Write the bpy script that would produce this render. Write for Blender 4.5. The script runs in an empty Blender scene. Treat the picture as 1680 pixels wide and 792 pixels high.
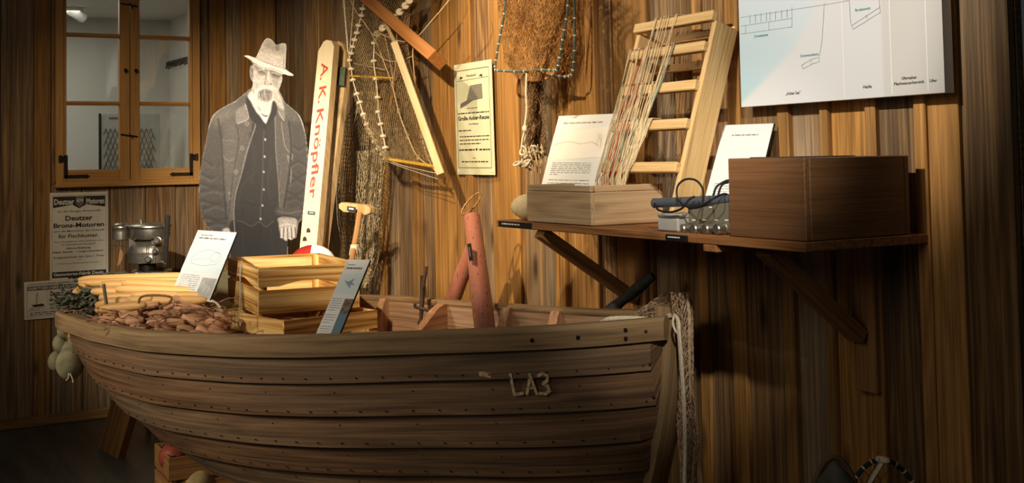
import bpy, math, random
import numpy as np
from mathutils import Vector, Matrix
random.seed(7); RNG = np.random.default_rng(7)
C = bpy.context.scene.collection
SC = bpy.context.scene
PI = math.pi
# ---------------------------------------------------------------- camera
S = .85; CH = 1.6*S
CAM = np.array([7.8*S, -2.61*S, CH]); FPX = 1900.; PITCH = math.radians(2.7); ROLL = .0187
YP = 261-FPX*math.tan(PITCH)
F0 = np.array([-.8660254, .5, 0]); R0 = np.array([.5, .8660254, 0]); ZZ = np.array([0, 0, 1.])
FW = F0*math.cos(PITCH)+ZZ*math.sin(PITCH); U0 = np.cross(R0, FW)
RR = R0*math.cos(ROLL)-U0*math.sin(ROLL); UU = R0*math.sin(ROLL)+U0*math.cos(ROLL)
def ray(x, y): return FW+(x-840)/FPX*RR-(y-YP)/FPX*UU
def pz(x, y, z): d = ray(x, y); return CAM+d*(z*S/np.dot(d, F0))     # at a distance from the camera
def pY(x, y, Y): d = ray(x, y); return CAM+d*((Y-CAM[1])/d[1])        # on a plane parallel to the main wall
def pX(x, y, X): d = ray(x, y); return CAM+d*((X-CAM[0])/d[0])        # on a plane parallel to the left wall
def pH(x, y, H): d = ray(x, y); return CAM+d*((H-CAM[2])/d[2])        # on a level plane
def proj(P):
    d = np.asarray(P, float)-CAM; k = d@FW; return 840+FPX*(d@RR)/k, YP-FPX*(d@UU)/k
cd = bpy.data.cameras.new('camera'); cam = bpy.data.objects.new('camera', cd); C.objects.link(cam); SC.camera = cam
cd.sensor_fit = 'HORIZONTAL'; cd.sensor_width = 36; cd.lens = 36*FPX/1680; cd.shift_y = -(396-YP)/1680; cd.clip_start = .05
cam.matrix_world = Matrix(((RR[0], UU[0], -FW[0], CAM[0]), (RR[1], UU[1], -FW[1], CAM[1]), (RR[2], UU[2], -FW[2], CAM[2]), (0, 0, 0, 1)))
cd.dof.use_dof = False
# ---------------------------------------------------------------- light
vs = SC.view_settings; vs.view_transform = 'Standard'; vs.look = 'None'; vs.exposure = 0.6; vs.gamma = 1; vs.use_curve_mapping = False
W = bpy.data.worlds.new('world'); SC.world = W; W.use_nodes = True
bg = W.node_tree.nodes['Background']; bg.inputs[0].default_value = (.80, .86, 1, 1); bg.inputs[1].default_value = .020
def spot(loc, aim, power, col, ang, blend=.6, size=.03, name='spot_light'):
    l = bpy.data.lights.new(name, 'SPOT'); l.energy = power; l.color = col; l.spot_size = math.radians(ang); l.spot_blend = blend
    l.shadow_soft_size = size; o = bpy.data.objects.new(name, l); C.objects.link(o); o.location = loc
    o.rotation_euler = (Vector(aim)-Vector(loc)).to_track_quat('-Z', 'Y').to_euler(); return o
def area(loc, aim, power, col, sx, sy, name='area_light'):
    l = bpy.data.lights.new(name, 'AREA'); l.energy = power; l.color = col; l.shape = 'RECTANGLE'; l.size = sx; l.size_y = sy
    o = bpy.data.objects.new(name, l); C.objects.link(o); o.location = loc
    o.rotation_euler = (Vector(aim)-Vector(loc)).to_track_quat('-Z', 'Y').to_euler(); return o
WARM = (1, .80, .54); NEU = (1, .90, .77)
spot((4.9, -2.35, 2.55), (1.70, -.75, 1.15), 500, NEU, 25, .8, .03)   # fisherman, rods and crates
spot((4.4, -2.3, 2.45), (.75, -.2, 1.52), 300, WARM, 24, .8, .03)       # corner beside the fisherman
spot((3.6, -2.6, 2.7), (.1, -.70, 1.15), 90, WARM, 32, .9, .04)       # left wall
spot((4.6, -2.2, 2.6), (2.40, 0, 1.30), 350, WARM, 36, .9, .03)       # nets and poster
spot((4.75, -2.2, 2.6), (4.28, 0, 1.76), 178, (1, .91, .80), 37, .6, .03)        # rack and chart
spot((2.2, -1.1, 2.9), (3.0, 0, 1.75), 125, WARM, 50, .9, .03)       # glow on the wall by the brown net
spot((5.9, -1.5, 2.3), (4.2, -.3, 1.25), 105, NEU, 24, .8, .03)        # side light on the drawer
spot((3.0, -4.4, 2.3), (2.55, -1.2, .70), 225, (1, .86, .68), 45, 1., .35)      # soft light on the boat side
area((5.6, -4.2, 2.7), (2.8, -.9, .6), 11, (1, .86, .66), 1.6, 1.6)    # room light
# ---------------------------------------------------------------- objects
def link(o): C.objects.link(o); return o
def tag(o, label=None, cat=None, group=None, kind=None):
    if label: o['label'] = label
    if cat: o['category'] = cat
    if group: o['group'] = group
    if kind: o['kind'] = kind
    return o
def thing(name, label, cat, loc, group=None, rot=None):
    o = bpy.data.objects.new(name, None); o.empty_display_size = .05; link(o); o.location = tuple(float(c) for c in loc)
    if rot: o.rotation_euler = rot
    return tag(o, label, cat, group)
def copy_tree(o, parent=None):
    c = o.copy(); link(c); c.parent = parent
    for ch in [q for q in bpy.data.objects if q.parent == o]: copy_tree(ch, c)
    return c
def V(*a): return Vector([float(q) for q in (a[0] if len(a) == 1 else a)])
def frame(o, x, y, z): # matrix from axes
    return Matrix(((x[0], y[0], z[0], o[0]), (x[1], y[1], z[1], o[1]), (x[2], y[2], z[2], o[2]), (0, 0, 0, 1)))
class MB:
    def __init__(s): s.v = []; s.f = []; s.w = []; s.t = []; s.c = None
    def add(s, vs, fs, wc=None, tone=None):
        n = len(s.v); t = random.random() if tone is None else tone
        vs = [V(q) for q in vs]; s.v += vs; s.f += [tuple(i+n for i in f) for f in fs]
        off = V(random.uniform(0, 50), random.uniform(0, 9), random.uniform(0, 9))
        s.w += [V(q)+off for q in (wc if wc is not None else vs)]; s.t += [t]*len(vs); return s
    def box(s, size, M=None, tone=None, bev=.002, grain=None):
        M = M or Matrix(); h = [q/2 for q in size]; b = min(bev, min(h)*.6)
        vs = []; ids = {}
        for sx in (-1, 1):
            for sy in (-1, 1):
                for sz in (-1, 1):
                    for k in range(3):
                        p = [sx*h[0], sy*h[1], sz*h[2]]; q = [sx, sy, sz]
                        for j in range(3):
                            if j != k: p[j] -= q[j]*b
                        ids[(sx, sy, sz, k)] = len(vs); vs.append(V(p))
        fs = []
        for k in range(3):
            a, c = (k+1) % 3, (k+2) % 3
            for sg in (-1, 1):
                l = []
                for (u, w) in ((-1, -1), (1, -1), (1, 1), (-1, 1)):
                    q = [0, 0, 0]; q[k] = sg; q[a] = u; q[c] = w; l.append(ids[(*q, k)])
                fs.append(l if sg > 0 else l[::-1])
            for u in (-1, 1):
                for w in (-1, 1):
                    q0 = [0, 0, 0]; q0[a] = u; q0[c] = w; q1 = list(q0); q0[k] = -1; q1[k] = 1
                    l = [ids[(*q0, a)], ids[(*q1, a)], ids[(*q1, c)], ids[(*q0, c)]]
                    fs.append(l if u*w < 0 else l[::-1])
        for sx in (-1, 1):
            for sy in (-1, 1):
                for sz in (-1, 1):
                    l = [ids[(sx, sy, sz, k)] for k in range(3)]; fs.append(l if sx*sy*sz > 0 else l[::-1])
        g = grain if grain is not None else max(range(3), key=lambda i: size[i]); o = [g, (g+1) % 3, (g+2) % 3]
        return s.add([M@q for q in vs], fs, [V(q[o[0]], q[o[1]], q[o[2]]) for q in vs], tone)
    def prism(s, pts, th, M=None, tone=None, swap=False):     # pts in local xy, extruded along z 0..th
        M = M or Matrix(); n = len(pts)
        vs = [V(p[0], p[1], z) for z in (0, th) for p in pts]
        ar = sum(pts[i][0]*pts[(i+1) % n][1]-pts[(i+1) % n][0]*pts[i][1] for i in range(n))
        top = list(range(n, 2*n)); bot = list(range(n))[::-1]; fs = [top, bot]+[(i, (i+1) % n, n+(i+1) % n, n+i) for i in range(n)]
        if ar < 0: fs = [list(f)[::-1] for f in fs]
        return s.add([M@q for q in vs], fs, [V(q[1], q[0], q[2]) if swap else q for q in vs], tone)
    def tube(s, path, r, n=8, caps=True, tone=None, up=None, flat=1.):
        path = [V(p) for p in path]; m = len(path); R = r if hasattr(r, '__len__') else [r]*m
        vs = []; wc = []; prev = None; L = 0
        for i, p in enumerate(path):
            t = (path[min(i+1, m-1)]-path[max(i-1, 0)])
            if t.length < 1e-9: t = V(0, 0, 1)
            t.normalize()
            if prev is None:
                a = V(0, 0, 1) if abs(t.z) < .9 else V(1, 0, 0)
                x = t.cross(a).normalized()
            else: x = (prev-t*prev.dot(t)).normalized() if (prev-t*prev.dot(t)).length > 1e-6 else prev
            prev = x; y = t.cross(x)
            if i: L += (p-path[i-1]).length
            for k in range(n):
                a = 2*PI*k/n; vs.append(p+x*math.cos(a)*R[i]+y*math.sin(a)*R[i]*flat); wc.append(V(L, math.cos(a)*R[i], math.sin(a)*R[i]))
        fs = [(i*n+k, i*n+(k+1) % n, (i+1)*n+(k+1) % n, (i+1)*n+k) for i in range(m-1) for k in range(n)]
        if caps: fs += [tuple(range(n))[::-1], tuple((m-1)*n+k for k in range(n))]
        return s.add(vs, fs, wc, tone)
    def lathe(s, prof, M=None, n=20, tone=None):               # prof (r, z) bottom to top
        M = M or Matrix(); m = len(prof)
        vs = [V(r*math.cos(2*PI*k/n), r*math.sin(2*PI*k/n), z) for r, z in prof for k in range(n)]
        fs = [(i*n+k, i*n+(k+1) % n, (i+1)*n+(k+1) % n, (i+1)*n+k) for i in range(m-1) for k in range(n)]
        fs += [tuple(range(n))[::-1], tuple((m-1)*n+k for k in range(n))]
        return s.add([M@q for q in vs], fs, [V(q.z, q.x, q.y) for q in vs], tone)
    def grid(s, P, wc=None, tone=None, flip=False):             # P[i][j] points
        a, b = len(P), len(P[0]); vs = [q for row in P for q in row]
        fs = [(i*b+j, (i+1)*b+j, (i+1)*b+j+1, i*b+j+1) for i in range(a-1) for j in range(b-1)]
        if flip: fs = [f[::-1] for f in fs]
        return s.add(vs, fs, [q for row in wc for q in row] if wc else None, tone)
    def ellipsoid(s, c, r, M=None, tone=None, n=16, m=10, bump=0):
        M = M or Matrix(); seed = random.uniform(0, 99); vs = []
        for i in range(m+1):
            th = PI*i/m
            for k in range(n):
                a = 2*PI*k/n; d = V(math.sin(th)*math.cos(a), math.sin(th)*math.sin(a), math.cos(th))
                q = 1+bump*math.sin(3*d.x+seed)*math.sin(4*d.y+seed*2)*math.cos(3*d.z+seed*.7)
                vs.append(V(c)+M.to_3x3()@V(d.x*r[0]*q, d.y*r[1]*q, d.z*r[2]*q))
        fs = [(i*n+k, (i+1)*n+k, (i+1)*n+(k+1) % n, i*n+(k+1) % n) for i in range(m) for k in range(n)]
        return s.add(vs, fs, None, tone)
    def build(s, name, mat, parent=None, smooth=False, world=True, kind=None, label=None):
        me = bpy.data.meshes.new(name); off = parent_loc(parent) if (parent and world) else V(0, 0, 0)
        inv = parent_inv(parent) if (parent and world) else None
        vs = [inv@q for q in s.v] if inv else s.v
        me.from_pydata([tuple(q) for q in vs], [], s.f); me.materials.append(mat)
        a = me.attributes.new('wc', 'FLOAT_VECTOR', 'POINT'); a.data.foreach_set('vector', [c for q in s.w for c in q])
        t = me.attributes.new('tone', 'FLOAT', 'POINT'); t.data.foreach_set('value', s.t)
        if s.c is not None:
            ca = me.color_attributes.new('col', 'FLOAT_COLOR', 'POINT'); ca.data.foreach_set('color', np.asarray(s.c, np.float32).ravel())
        if smooth:
            me.polygons.foreach_set('use_smooth', [True]*len(me.polygons))
            try: me.set_sharp_from_angle(angle=math.radians(smooth if smooth is not True else 45))
            except Exception: pass
        me.update(); o = bpy.data.objects.new(name, me); link(o)
        if parent: o.parent = parent
        if kind: o['kind'] = kind
        if label: o['label'] = label
        return o
def world_mat(o):
    M = Matrix.LocRotScale(o.location, o.rotation_euler, o.scale)
    return world_mat(o.parent)@M if o.parent else M
def parent_loc(o): return world_mat(o).translation
def parent_inv(o): return world_mat(o).inverted()
def rotm(ax, deg): return Matrix.Rotation(math.radians(deg), 4, ax)
def T(*a): return Matrix.Translation(V(*a))
def ax_mat(p0, p1, up=(0, 0, 1)):                                # z axis from p0 to p1, origin p0
    p0 = V(p0); z = (V(p1)-p0).normalized(); x = V(up).cross(z)
    if x.length < 1e-5: x = V(1, 0, 0).cross(z)
    x.normalize(); y = z.cross(x); return frame(p0, x, y, z)
def beam(mb, p0, p1, w, d, up=(0, 0, 1), **k):                    # square timber from p0 to p1
    p0 = V(p0); p1 = V(p1); M = ax_mat(p0, p1, up); L = (p1-p0).length
    return mb.box((w, d, L), M@T(0, 0, L/2), **k)
# ---------------------------------------------------------------- materials
class NT:
    def __init__(s, name):
        s.m = bpy.data.materials.new(name); s.m.use_nodes = True; s.t = s.m.node_tree; s.t.nodes.clear()
        s.out = s.t.nodes.new('ShaderNodeOutputMaterial')
    def n(s, ty, **k):
        q = s.t.nodes.new(ty)
        for a, b in k.items():
            if a.startswith('i_'):
                q.inputs[a[2:].replace('_', ' ')].default_value = b
            else: setattr(q, a, b)
        return q
    def l(s, a, b): s.t.links.new(a, b)
    def math(s, op, a, b=None, c=None):
        q = s.n('ShaderNodeMath', operation=op)
        for i, x in enumerate((a, b, c)):
            if x is None: continue
            if isinstance(x, (int, float)): q.inputs[i].default_value = x
            else: s.l(x, q.inputs[i])
        return q.outputs[0]
    def mix(s, f, a, b, bt='MIX'):
        q = s.n('ShaderNodeMix', data_type='RGBA', blend_type=bt)
        for i, x in ((0, f), (6, a), (7, b)):
            if isinstance(x, (int, float)): q.inputs[i].default_value = x
            elif isinstance(x, tuple): q.inputs[i].default_value = (*x[:3], 1)
            else: s.l(x, q.inputs[i])
        return q.outputs[2]
    def noise(s, vec, scale=(1, 1, 1), sc=1., det=4, dist=0., rough=.55):
        mp = s.n('ShaderNodeMapping'); mp.inputs['Scale'].default_value = scale; s.l(vec, mp.inputs[0])
        q = s.n('ShaderNodeTexNoise'); q.inputs['Scale'].default_value = sc; q.inputs['Detail'].default_value = det
        q.inputs['Distortion'].default_value = dist; q.inputs['Roughness'].default_value = rough; s.l(mp.outputs[0], q.inputs[0]); return q.outputs[0]
    def ramp(s, f, stops):
        q = s.n('ShaderNodeValToRGB'); e = q.color_ramp.elements
        while len(e) < len(stops): e.new(.5)
        for i, (p, c) in enumerate(stops): e[i].position = p; e[i].color = (*c, 1)
        s.l(f, q.inputs[0]); return q.outputs[0]
    def finish(s, col, rough=.6, bump=None, bs=.3, bd=.002, metal=0., spec=.35, alpha=None, sss=0):
        b = s.n('ShaderNodeBsdfPrincipled')
        if isinstance(col, tuple): b.inputs['Base Color'].default_value = (*col, 1)
        else: s.l(col, b.inputs['Base Color'])
        if isinstance(rough, (int, float)): b.inputs['Roughness'].default_value = rough
        else: s.l(rough, b.inputs['Roughness'])
        b.inputs['Metallic'].default_value = metal; b.inputs['Specular IOR Level'].default_value = spec
        if bump is not None:
            q = s.n('ShaderNodeBump'); q.inputs['Strength'].default_value = bs; q.inputs['Distance'].default_value = bd
            s.l(bump, q.inputs['Height']); s.l(q.outputs[0], b.inputs['Normal'])
        if alpha is not None: s.l(alpha, b.inputs['Alpha'])
        s.l(b.outputs[0], s.out.inputs[0]); return s.m
def srgb(r, g, b):
    return tuple(((c/255)/12.92 if c/255 <= .04045 else ((c/255+.055)/1.055)**2.4) for c in (r, g, b))
def wood(name, dark, mid, light, grey=None, ga=.5, fine=1., rings=1., knots=.6, rough=.75, contrast=1., tonev=.35, bs=.35, alt=None, spec=.25, rw=.42):
    t = NT(name); a = t.n('ShaderNodeAttribute', attribute_name='wc').outputs['Vector']; tn = t.n('ShaderNodeAttribute', attribute_name='tone').outputs['Fac']
    big = t.noise(a, (.45, 9, 9), rings, 2, .35)
    ring = t.math('FRACT', t.math('MULTIPLY', big, 11.))
    ring = t.math('ABSOLUTE', t.math('SUBTRACT', ring, .5))        # 0..0.5 triangle
    f1 = t.noise(a, (1.4, 110, 110), fine, 5, .15); f2 = t.noise(a, (7, 260, 260), fine, 3, 0)
    mixv = t.math('ADD', t.math('MULTIPLY', ring, rw*contrast), t.math('ADD', t.math('MULTIPLY', f1, .80*contrast), t.math('MULTIPLY', f2, .50*contrast)))
    mixv = t.math('ADD', mixv, .5-(.65+rw*.25)*contrast)
    col = t.ramp(mixv, [(.12, dark), (.46, mid), (.85, light)])
    if grey:
        g = t.noise(a, (.4, 3, 3), 1, 3, .4); gf = t.ramp(g, [(.42, (0, 0, 0)), (.62, (1, 1, 1))])
        col = t.mix(t.math('MULTIPLY', gf, ga), col, t.mix(1., t.ramp(mixv, [(.1, (.35, .35, .35)), (.8, (1.25, 1.25, 1.25))]), grey, 'MULTIPLY'))
    if alt:
        col = t.mix(t.math('MULTIPLY', t.math('GREATER_THAN', t.math('FRACT', t.math('MULTIPLY', tn, 7.3)), .7), .75), col, t.mix(1., t.ramp(mixv, [(.1, (.3, .3, .3)), (.8, (1.2, 1.2, 1.2))]), alt, 'MULTIPLY'))
    h = f1
    if knots:
        mp = t.n('ShaderNodeMapping'); mp.inputs['Scale'].default_value = (2.2, 7, 7); t.l(a, mp.inputs[0])
        vo = t.n('ShaderNodeTexVoronoi'); vo.inputs['Scale'].default_value = 1.; t.l(mp.outputs[0], vo.inputs[0])
        kf = t.ramp(vo.outputs['Distance'], [(.05, (1, 1, 1)), (.16, (0, 0, 0))])
        col = t.mix(t.math('MULTIPLY', kf, knots), col, tuple(c*.35 for c in dark))
    v = t.math('ADD', 1-tonev, t.math('MULTIPLY', tn, 2*tonev)); cv = t.n('ShaderNodeCombineColor')
    for i in range(3): t.l(v, cv.inputs[i])
    col = t.mix(1., col, cv.outputs[0], 'MULTIPLY')
    return t.finish(col, rough, t.math('ADD', f1, t.math('MULTIPLY', f2, .5)), bs, .004, spec=spec)
def plain(name, col, rough=.6, var=.15, sc=20., metal=0., bs=.1, spec=.35, det=4, col2=None, bd=.002):
    t = NT(name); tc = t.n('ShaderNodeTexCoord').outputs['Object']; n = t.noise(tc, (1, 1, 1), sc, det)
    c2 = col2 or tuple(c*(1-var*1.6) for c in col); c1 = col if col2 else tuple(min(1, c*(1+var)) for c in col)
    c = t.ramp(n, [(.35, c2), (.65, c1)])
    return t.finish(c, rough, n, bs, bd, metal, spec)
def printed(name, rough=.55):
    t = NT(name); return t.finish(t.n('ShaderNodeVertexColor', layer_name='col').outputs[0], rough, spec=.3)
# ---------------------------------------------------------------- material set
M_WALL = wood('wall_wood', srgb(50, 34, 20), srgb(118, 86, 52), srgb(188, 146, 92), grey=srgb(142, 126, 102), ga=.65, alt=srgb(180, 128, 62), tonev=.3, knots=.75, bs=.5)
M_TRIM = wood('trim_wood', srgb(80, 56, 30), srgb(130, 96, 56), srgb(170, 130, 82), tonev=.12)
M_WIN = wood('window_wood', srgb(120, 80, 34), srgb(172, 124, 62), srgb(200, 150, 84), tonev=.07, contrast=.7, knots=.3, rough=.5, spec=.4)
M_BOAT = wood('boat_wood', srgb(46, 31, 20), srgb(106, 75, 50), srgb(156, 116, 80), grey=srgb(124, 108, 84), ga=.5, tonev=.12, rings=.8, knots=.5, rough=.7, alt=None, bs=.5)
M_BOATR = wood('boat_rail_wood', srgb(84, 62, 40), srgb(148, 118, 82), srgb(184, 152, 108), grey=srgb(140, 118, 86), ga=.6, tonev=.08, knots=.4, rough=.7, bs=.5)
M_BOATI = wood('boat_inner_wood', srgb(112, 74, 50), srgb(178, 128, 92), srgb(210, 164, 124), grey=srgb(146, 128, 106), ga=.6, tonev=.15, knots=.3, rough=.6)
M_CRATE = wood('crate_wood', srgb(124, 78, 30), srgb(208, 160, 88), srgb(240, 204, 138), tonev=.12, knots=.7, rings=.8, rough=.6, rw=1.)
M_OLDCR = wood('old_crate_wood', srgb(96, 62, 32), srgb(150, 104, 58), srgb(190, 140, 84), tonev=.12, rough=.7)
M_PALE = wood('pale_drawer_wood', srgb(140, 106, 70), srgb(194, 160, 116), srgb(216, 186, 144), grey=srgb(170, 150, 124), ga=.5, tonev=.1, knots=.5, contrast=.8)
M_RACK = wood('rack_wood', srgb(140, 104, 58), srgb(206, 168, 110), srgb(232, 200, 146), tonev=.08, knots=.3, contrast=.8)
M_DBOX = wood('dark_box_wood', srgb(66, 42, 25), srgb(116, 80, 50), srgb(146, 108, 72), tonev=.08, contrast=.55, knots=.4, rw=.2, rough=.5, spec=.4)
M_SHELF = wood('shelf_wood', srgb(86, 56, 30), srgb(150, 100, 56), srgb(190, 136, 84), tonev=.12)
M_BRACE = wood('brace_wood', srgb(84, 56, 30), srgb(150, 106, 62), srgb(190, 142, 90), tonev=.1, knots=.5)
M_BEAM = wood('beam_wood', srgb(110, 66, 30), srgb(166, 108, 56), srgb(192, 134, 78), tonev=.05, contrast=.7)
M_PLANK = wood('pale_plank_wood', srgb(180, 150, 104), srgb(224, 200, 152), srgb(244, 228, 190), tonev=.05, contrast=.7, knots=.1)
M_FLOATW = wood('net_rod_wood', srgb(172, 120, 58), srgb(218, 168, 98), srgb(236, 196, 130), tonev=.12, contrast=.6, knots=0, rough=.45, spec=.4)
M_FLOATB = wood('brown_cork', srgb(132, 88, 60), srgb(192, 144, 106), srgb(222, 182, 146), tonev=.22, contrast=.8, knots=.2, rough=.7)
M_SKI = wood('painted_ski', srgb(186, 166, 130), srgb(216, 200, 166), srgb(226, 212, 182), tonev=.04, contrast=.5, knots=.2)
M_SKIS = wood('bare_ski_wood', srgb(120, 94, 60), srgb(180, 150, 104), srgb(206, 178, 132), tonev=.06, contrast=.8)
M_BLACK = plain('black_plastic', srgb(28, 28, 30), .5, .1)
M_IRON = plain('rusty_iron', srgb(84, 66, 54), .6, .3, 40, metal=.5)
M_DIRON = plain('dark_iron', srgb(44, 38, 32), .5, .3, 60, metal=.6)
M_ALU = plain('cast_aluminium', srgb(188, 180, 164), .32, .1, 60, metal=.9, bs=.15)
M_STEEL = plain('steel', srgb(150, 146, 140), .35, .1, 60, metal=.9)
M_ROPE = plain('white_rope', srgb(222, 208, 180), .85, .12, 120, bs=.6)
M_TWINE = plain('pale_twine', srgb(206, 182, 140), .9, .12, 200)
M_CORKF = plain('white_float', srgb(226, 212, 182), .6, .08, 60)
M_BNET = plain('brown_net_twine', srgb(184, 138, 80), .9, .3, 40)
M_FNET = plain('fine_net_twine', srgb(168, 144, 104), .9, .2, 40)
M_GNET = plain('hanging_net_twine', srgb(176, 156, 118), .9, .25, 30)
M_DNET = plain('green_net_twine', srgb(92, 92, 74), .95, .3, 60)
M_PNET = plain('brown_bundled_net', srgb(172, 126, 98), .95, .3, 90, bs=.8)
M_WHITE = plain('white_print', srgb(232, 232, 228), .45, .01, 3, bs=0)
M_PAPER = plain('old_paper', srgb(216, 208, 190), .7, .05, 8, bs=.05)
M_PAPERG = plain('aged_green_paper', srgb(214, 212, 176), .7, .04, 8, bs=.05)
M_SIGNF = plain('sign_white', srgb(208, 210, 206), .5, .01, 3, bs=0)
M_INK = plain('black_ink', srgb(46, 42, 40), .7, .05)
M_GINK = plain('grey_ink', srgb(112, 106, 100), .7, .05)
M_LINK = plain('pale_ink', srgb(168, 164, 158), .7, .05)
M_TEALI = plain('teal_ink', srgb(70, 140, 146), .6, .05)
M_REDI = plain('red_paint', srgb(190, 66, 40), .6, .15, 60)
M_FLOOR = None
t = NT('floor_laminate'); tc = t.n('ShaderNodeTexCoord').outputs['Object']
n1 = t.noise(tc, (.8, 5, 1), 2.5, 5, .4); c1 = t.ramp(n1, [(.3, srgb(62, 62, 54)), (.7, srgb(98, 98, 86))])
br = t.n('ShaderNodeTexBrick'); mp = t.n('ShaderNodeMapping'); mp.inputs['Rotation'].default_value = (0, 0, 0); t.l(tc, mp.inputs[0]); t.l(mp.outputs[0], br.inputs[0])
br.inputs['Scale'].default_value = 1.; br.inputs['Brick Width'].default_value = 1.2; br.inputs['Row Height'].default_value = .45; br.inputs['Mortar Size'].default_value = .003
br.inputs['Color1'].default_value = (0, 0, 0, 1); br.inputs['Color2'].default_value = (0, 0, 0, 1); br.inputs['Mortar'].default_value = (1, 1, 1, 1)
M_FLOOR = t.finish(t.mix(t.math('MULTIPLY', br.outputs[0], .5), c1, srgb(118, 114, 100)), .42, n1, .05, .001, spec=.35)
M_ROOM = plain('white_plaster', srgb(206, 204, 198), .9, .02, 3, bs=.03)
t = NT('window_glass'); g = t.n('ShaderNodeBsdfGlossy'); g.inputs['Roughness'].default_value = .02; tr = t.n('ShaderNodeBsdfTransparent'); tr.inputs[0].default_value = (.93, .95, .93, 1)
mx = t.n('ShaderNodeMixShader'); mx.inputs[0].default_value = .06; t.l(tr.outputs[0], mx.inputs[1]); t.l(g.outputs[0], mx.inputs[2]); t.l(mx.outputs[0], t.out.inputs[0]); M_GLASS = t.m
# ---------------------------------------------------------------- the setting
def st(name, mb, mat, parent=None, **k):
    o = mb.build(name, mat, parent, **k)
    if not parent: o['kind'] = 'structure'
    return o
mb = MB(); mb.box((7.4, 6, .04), T(3.3, -2.6, -.02), bev=.001); fl = st('floor', mb, M_FLOOR)
WH = 3.0
# main wall: boards of uneven width, every other one lapped on top
seams = [452, 475, 487, 500, 525, 548, 574, 600, 627, 637, 652, 682, 690, 714, 741, 770, 780, 809, 847, 857, 882, 915, 930, 972, 985, 1010, 1060, 1072, 1110, 1150, 1162, 1205, 1222, 1287, 1302, 1357, 1366, 1432, 1445, 1513, 1528, 1581, 1664]
xs = [max(0, float(pY(s, 400, 0)[0])) for s in seams]; xs[0] = 0
mb = MB()
for i in range(len(xs)-1):
    a, b = xs[i], xs[i+1]; narrow = (b-a) < .085
    top = .016 if narrow else random.uniform(-.004, .006)
    mb.box((b-a-.003+(.012 if narrow else 0), .025, WH), T((a+b)/2, .0125+.004-top, WH/2), bev=.003, tone=random.random() if not narrow else random.choice((.12, .26, .39, .53, .95)))
mb.box((xs[-1]+.1, .02, WH), T(xs[-1]/2-.05, .045, WH/2), bev=0, tone=0)
wb = st('wall_back', mb, M_WALL)
mb = MB(); mb.box((1.3, .05, WH), T(xs[-1]+.65, .14, WH/2)); st('wall_recess', mb, plain('dark_grey_backing', srgb(30, 30, 30), .9, .1))  # plain dark grey sheet set back past the end of the boards
# left wall with the window opening
def yL(px, py=400): return float(pX(px, py, 0)[1])
def zL(py, px=200): return float(pX(px, py, 0)[2])
WY0, WY1, WZ0, WZ1 = -1.236, -.460, 1.256, 2.72
sl = [-3.3, -3.08, -2.86, -2.62, -2.4, -2.2, -2.02, -1.82, -1.66, yL(0), yL(55), yL(84), yL(135), yL(181), yL(239), yL(288), yL(345), yL(372), yL(398), 0]
mb = MB()
def lplank(a, b, z0, z1, top, tone): mb.box((.025, b-a-.003, z1-z0), T(top-.0125, (a+b)/2, (z0+z1)/2), bev=.003, tone=tone)
for i in range(len(sl)-1):
    a, b = sl[i], sl[i+1]; top = random.uniform(-.004, .006); tone = random.random()*.6
    segs = [(0, WH)]
    cuts = [(a, b, 0, WH)]
    if b > WY0+.01 and a < WY1-.01:
        cuts = [(a, b, 0, WZ0+.01), (a, b, WZ1-.01, WH)]
        if a < WY0: cuts.append((a, WY0+.01, WZ0+.01, WZ1-.01))
        if b > WY1: cuts.append((WY1-.01, b, WZ0+.01, WZ1-.01))
    for (p, q, z0, z1) in cuts: lplank(p, q, z0, z1, top, tone)
for (p, q, z0, z1) in ((-3.3, WY0, 0, WH), (WY1, .035, 0, WH), (WY0, WY1, 0, WZ0), (WY0, WY1, WZ1, WH)): mb.box((.03, q-p, z1-z0), T(-.043, (p+q)/2, (z0+z1)/2), bev=0, tone=0)
st('wall_left', mb, M_WALL)
mb = MB(); mb.box((.022, 2.6, .055), T(.014, -1.31, .0285), bev=.004); st('baseboard_left', mb, M_TRIM)
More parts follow.
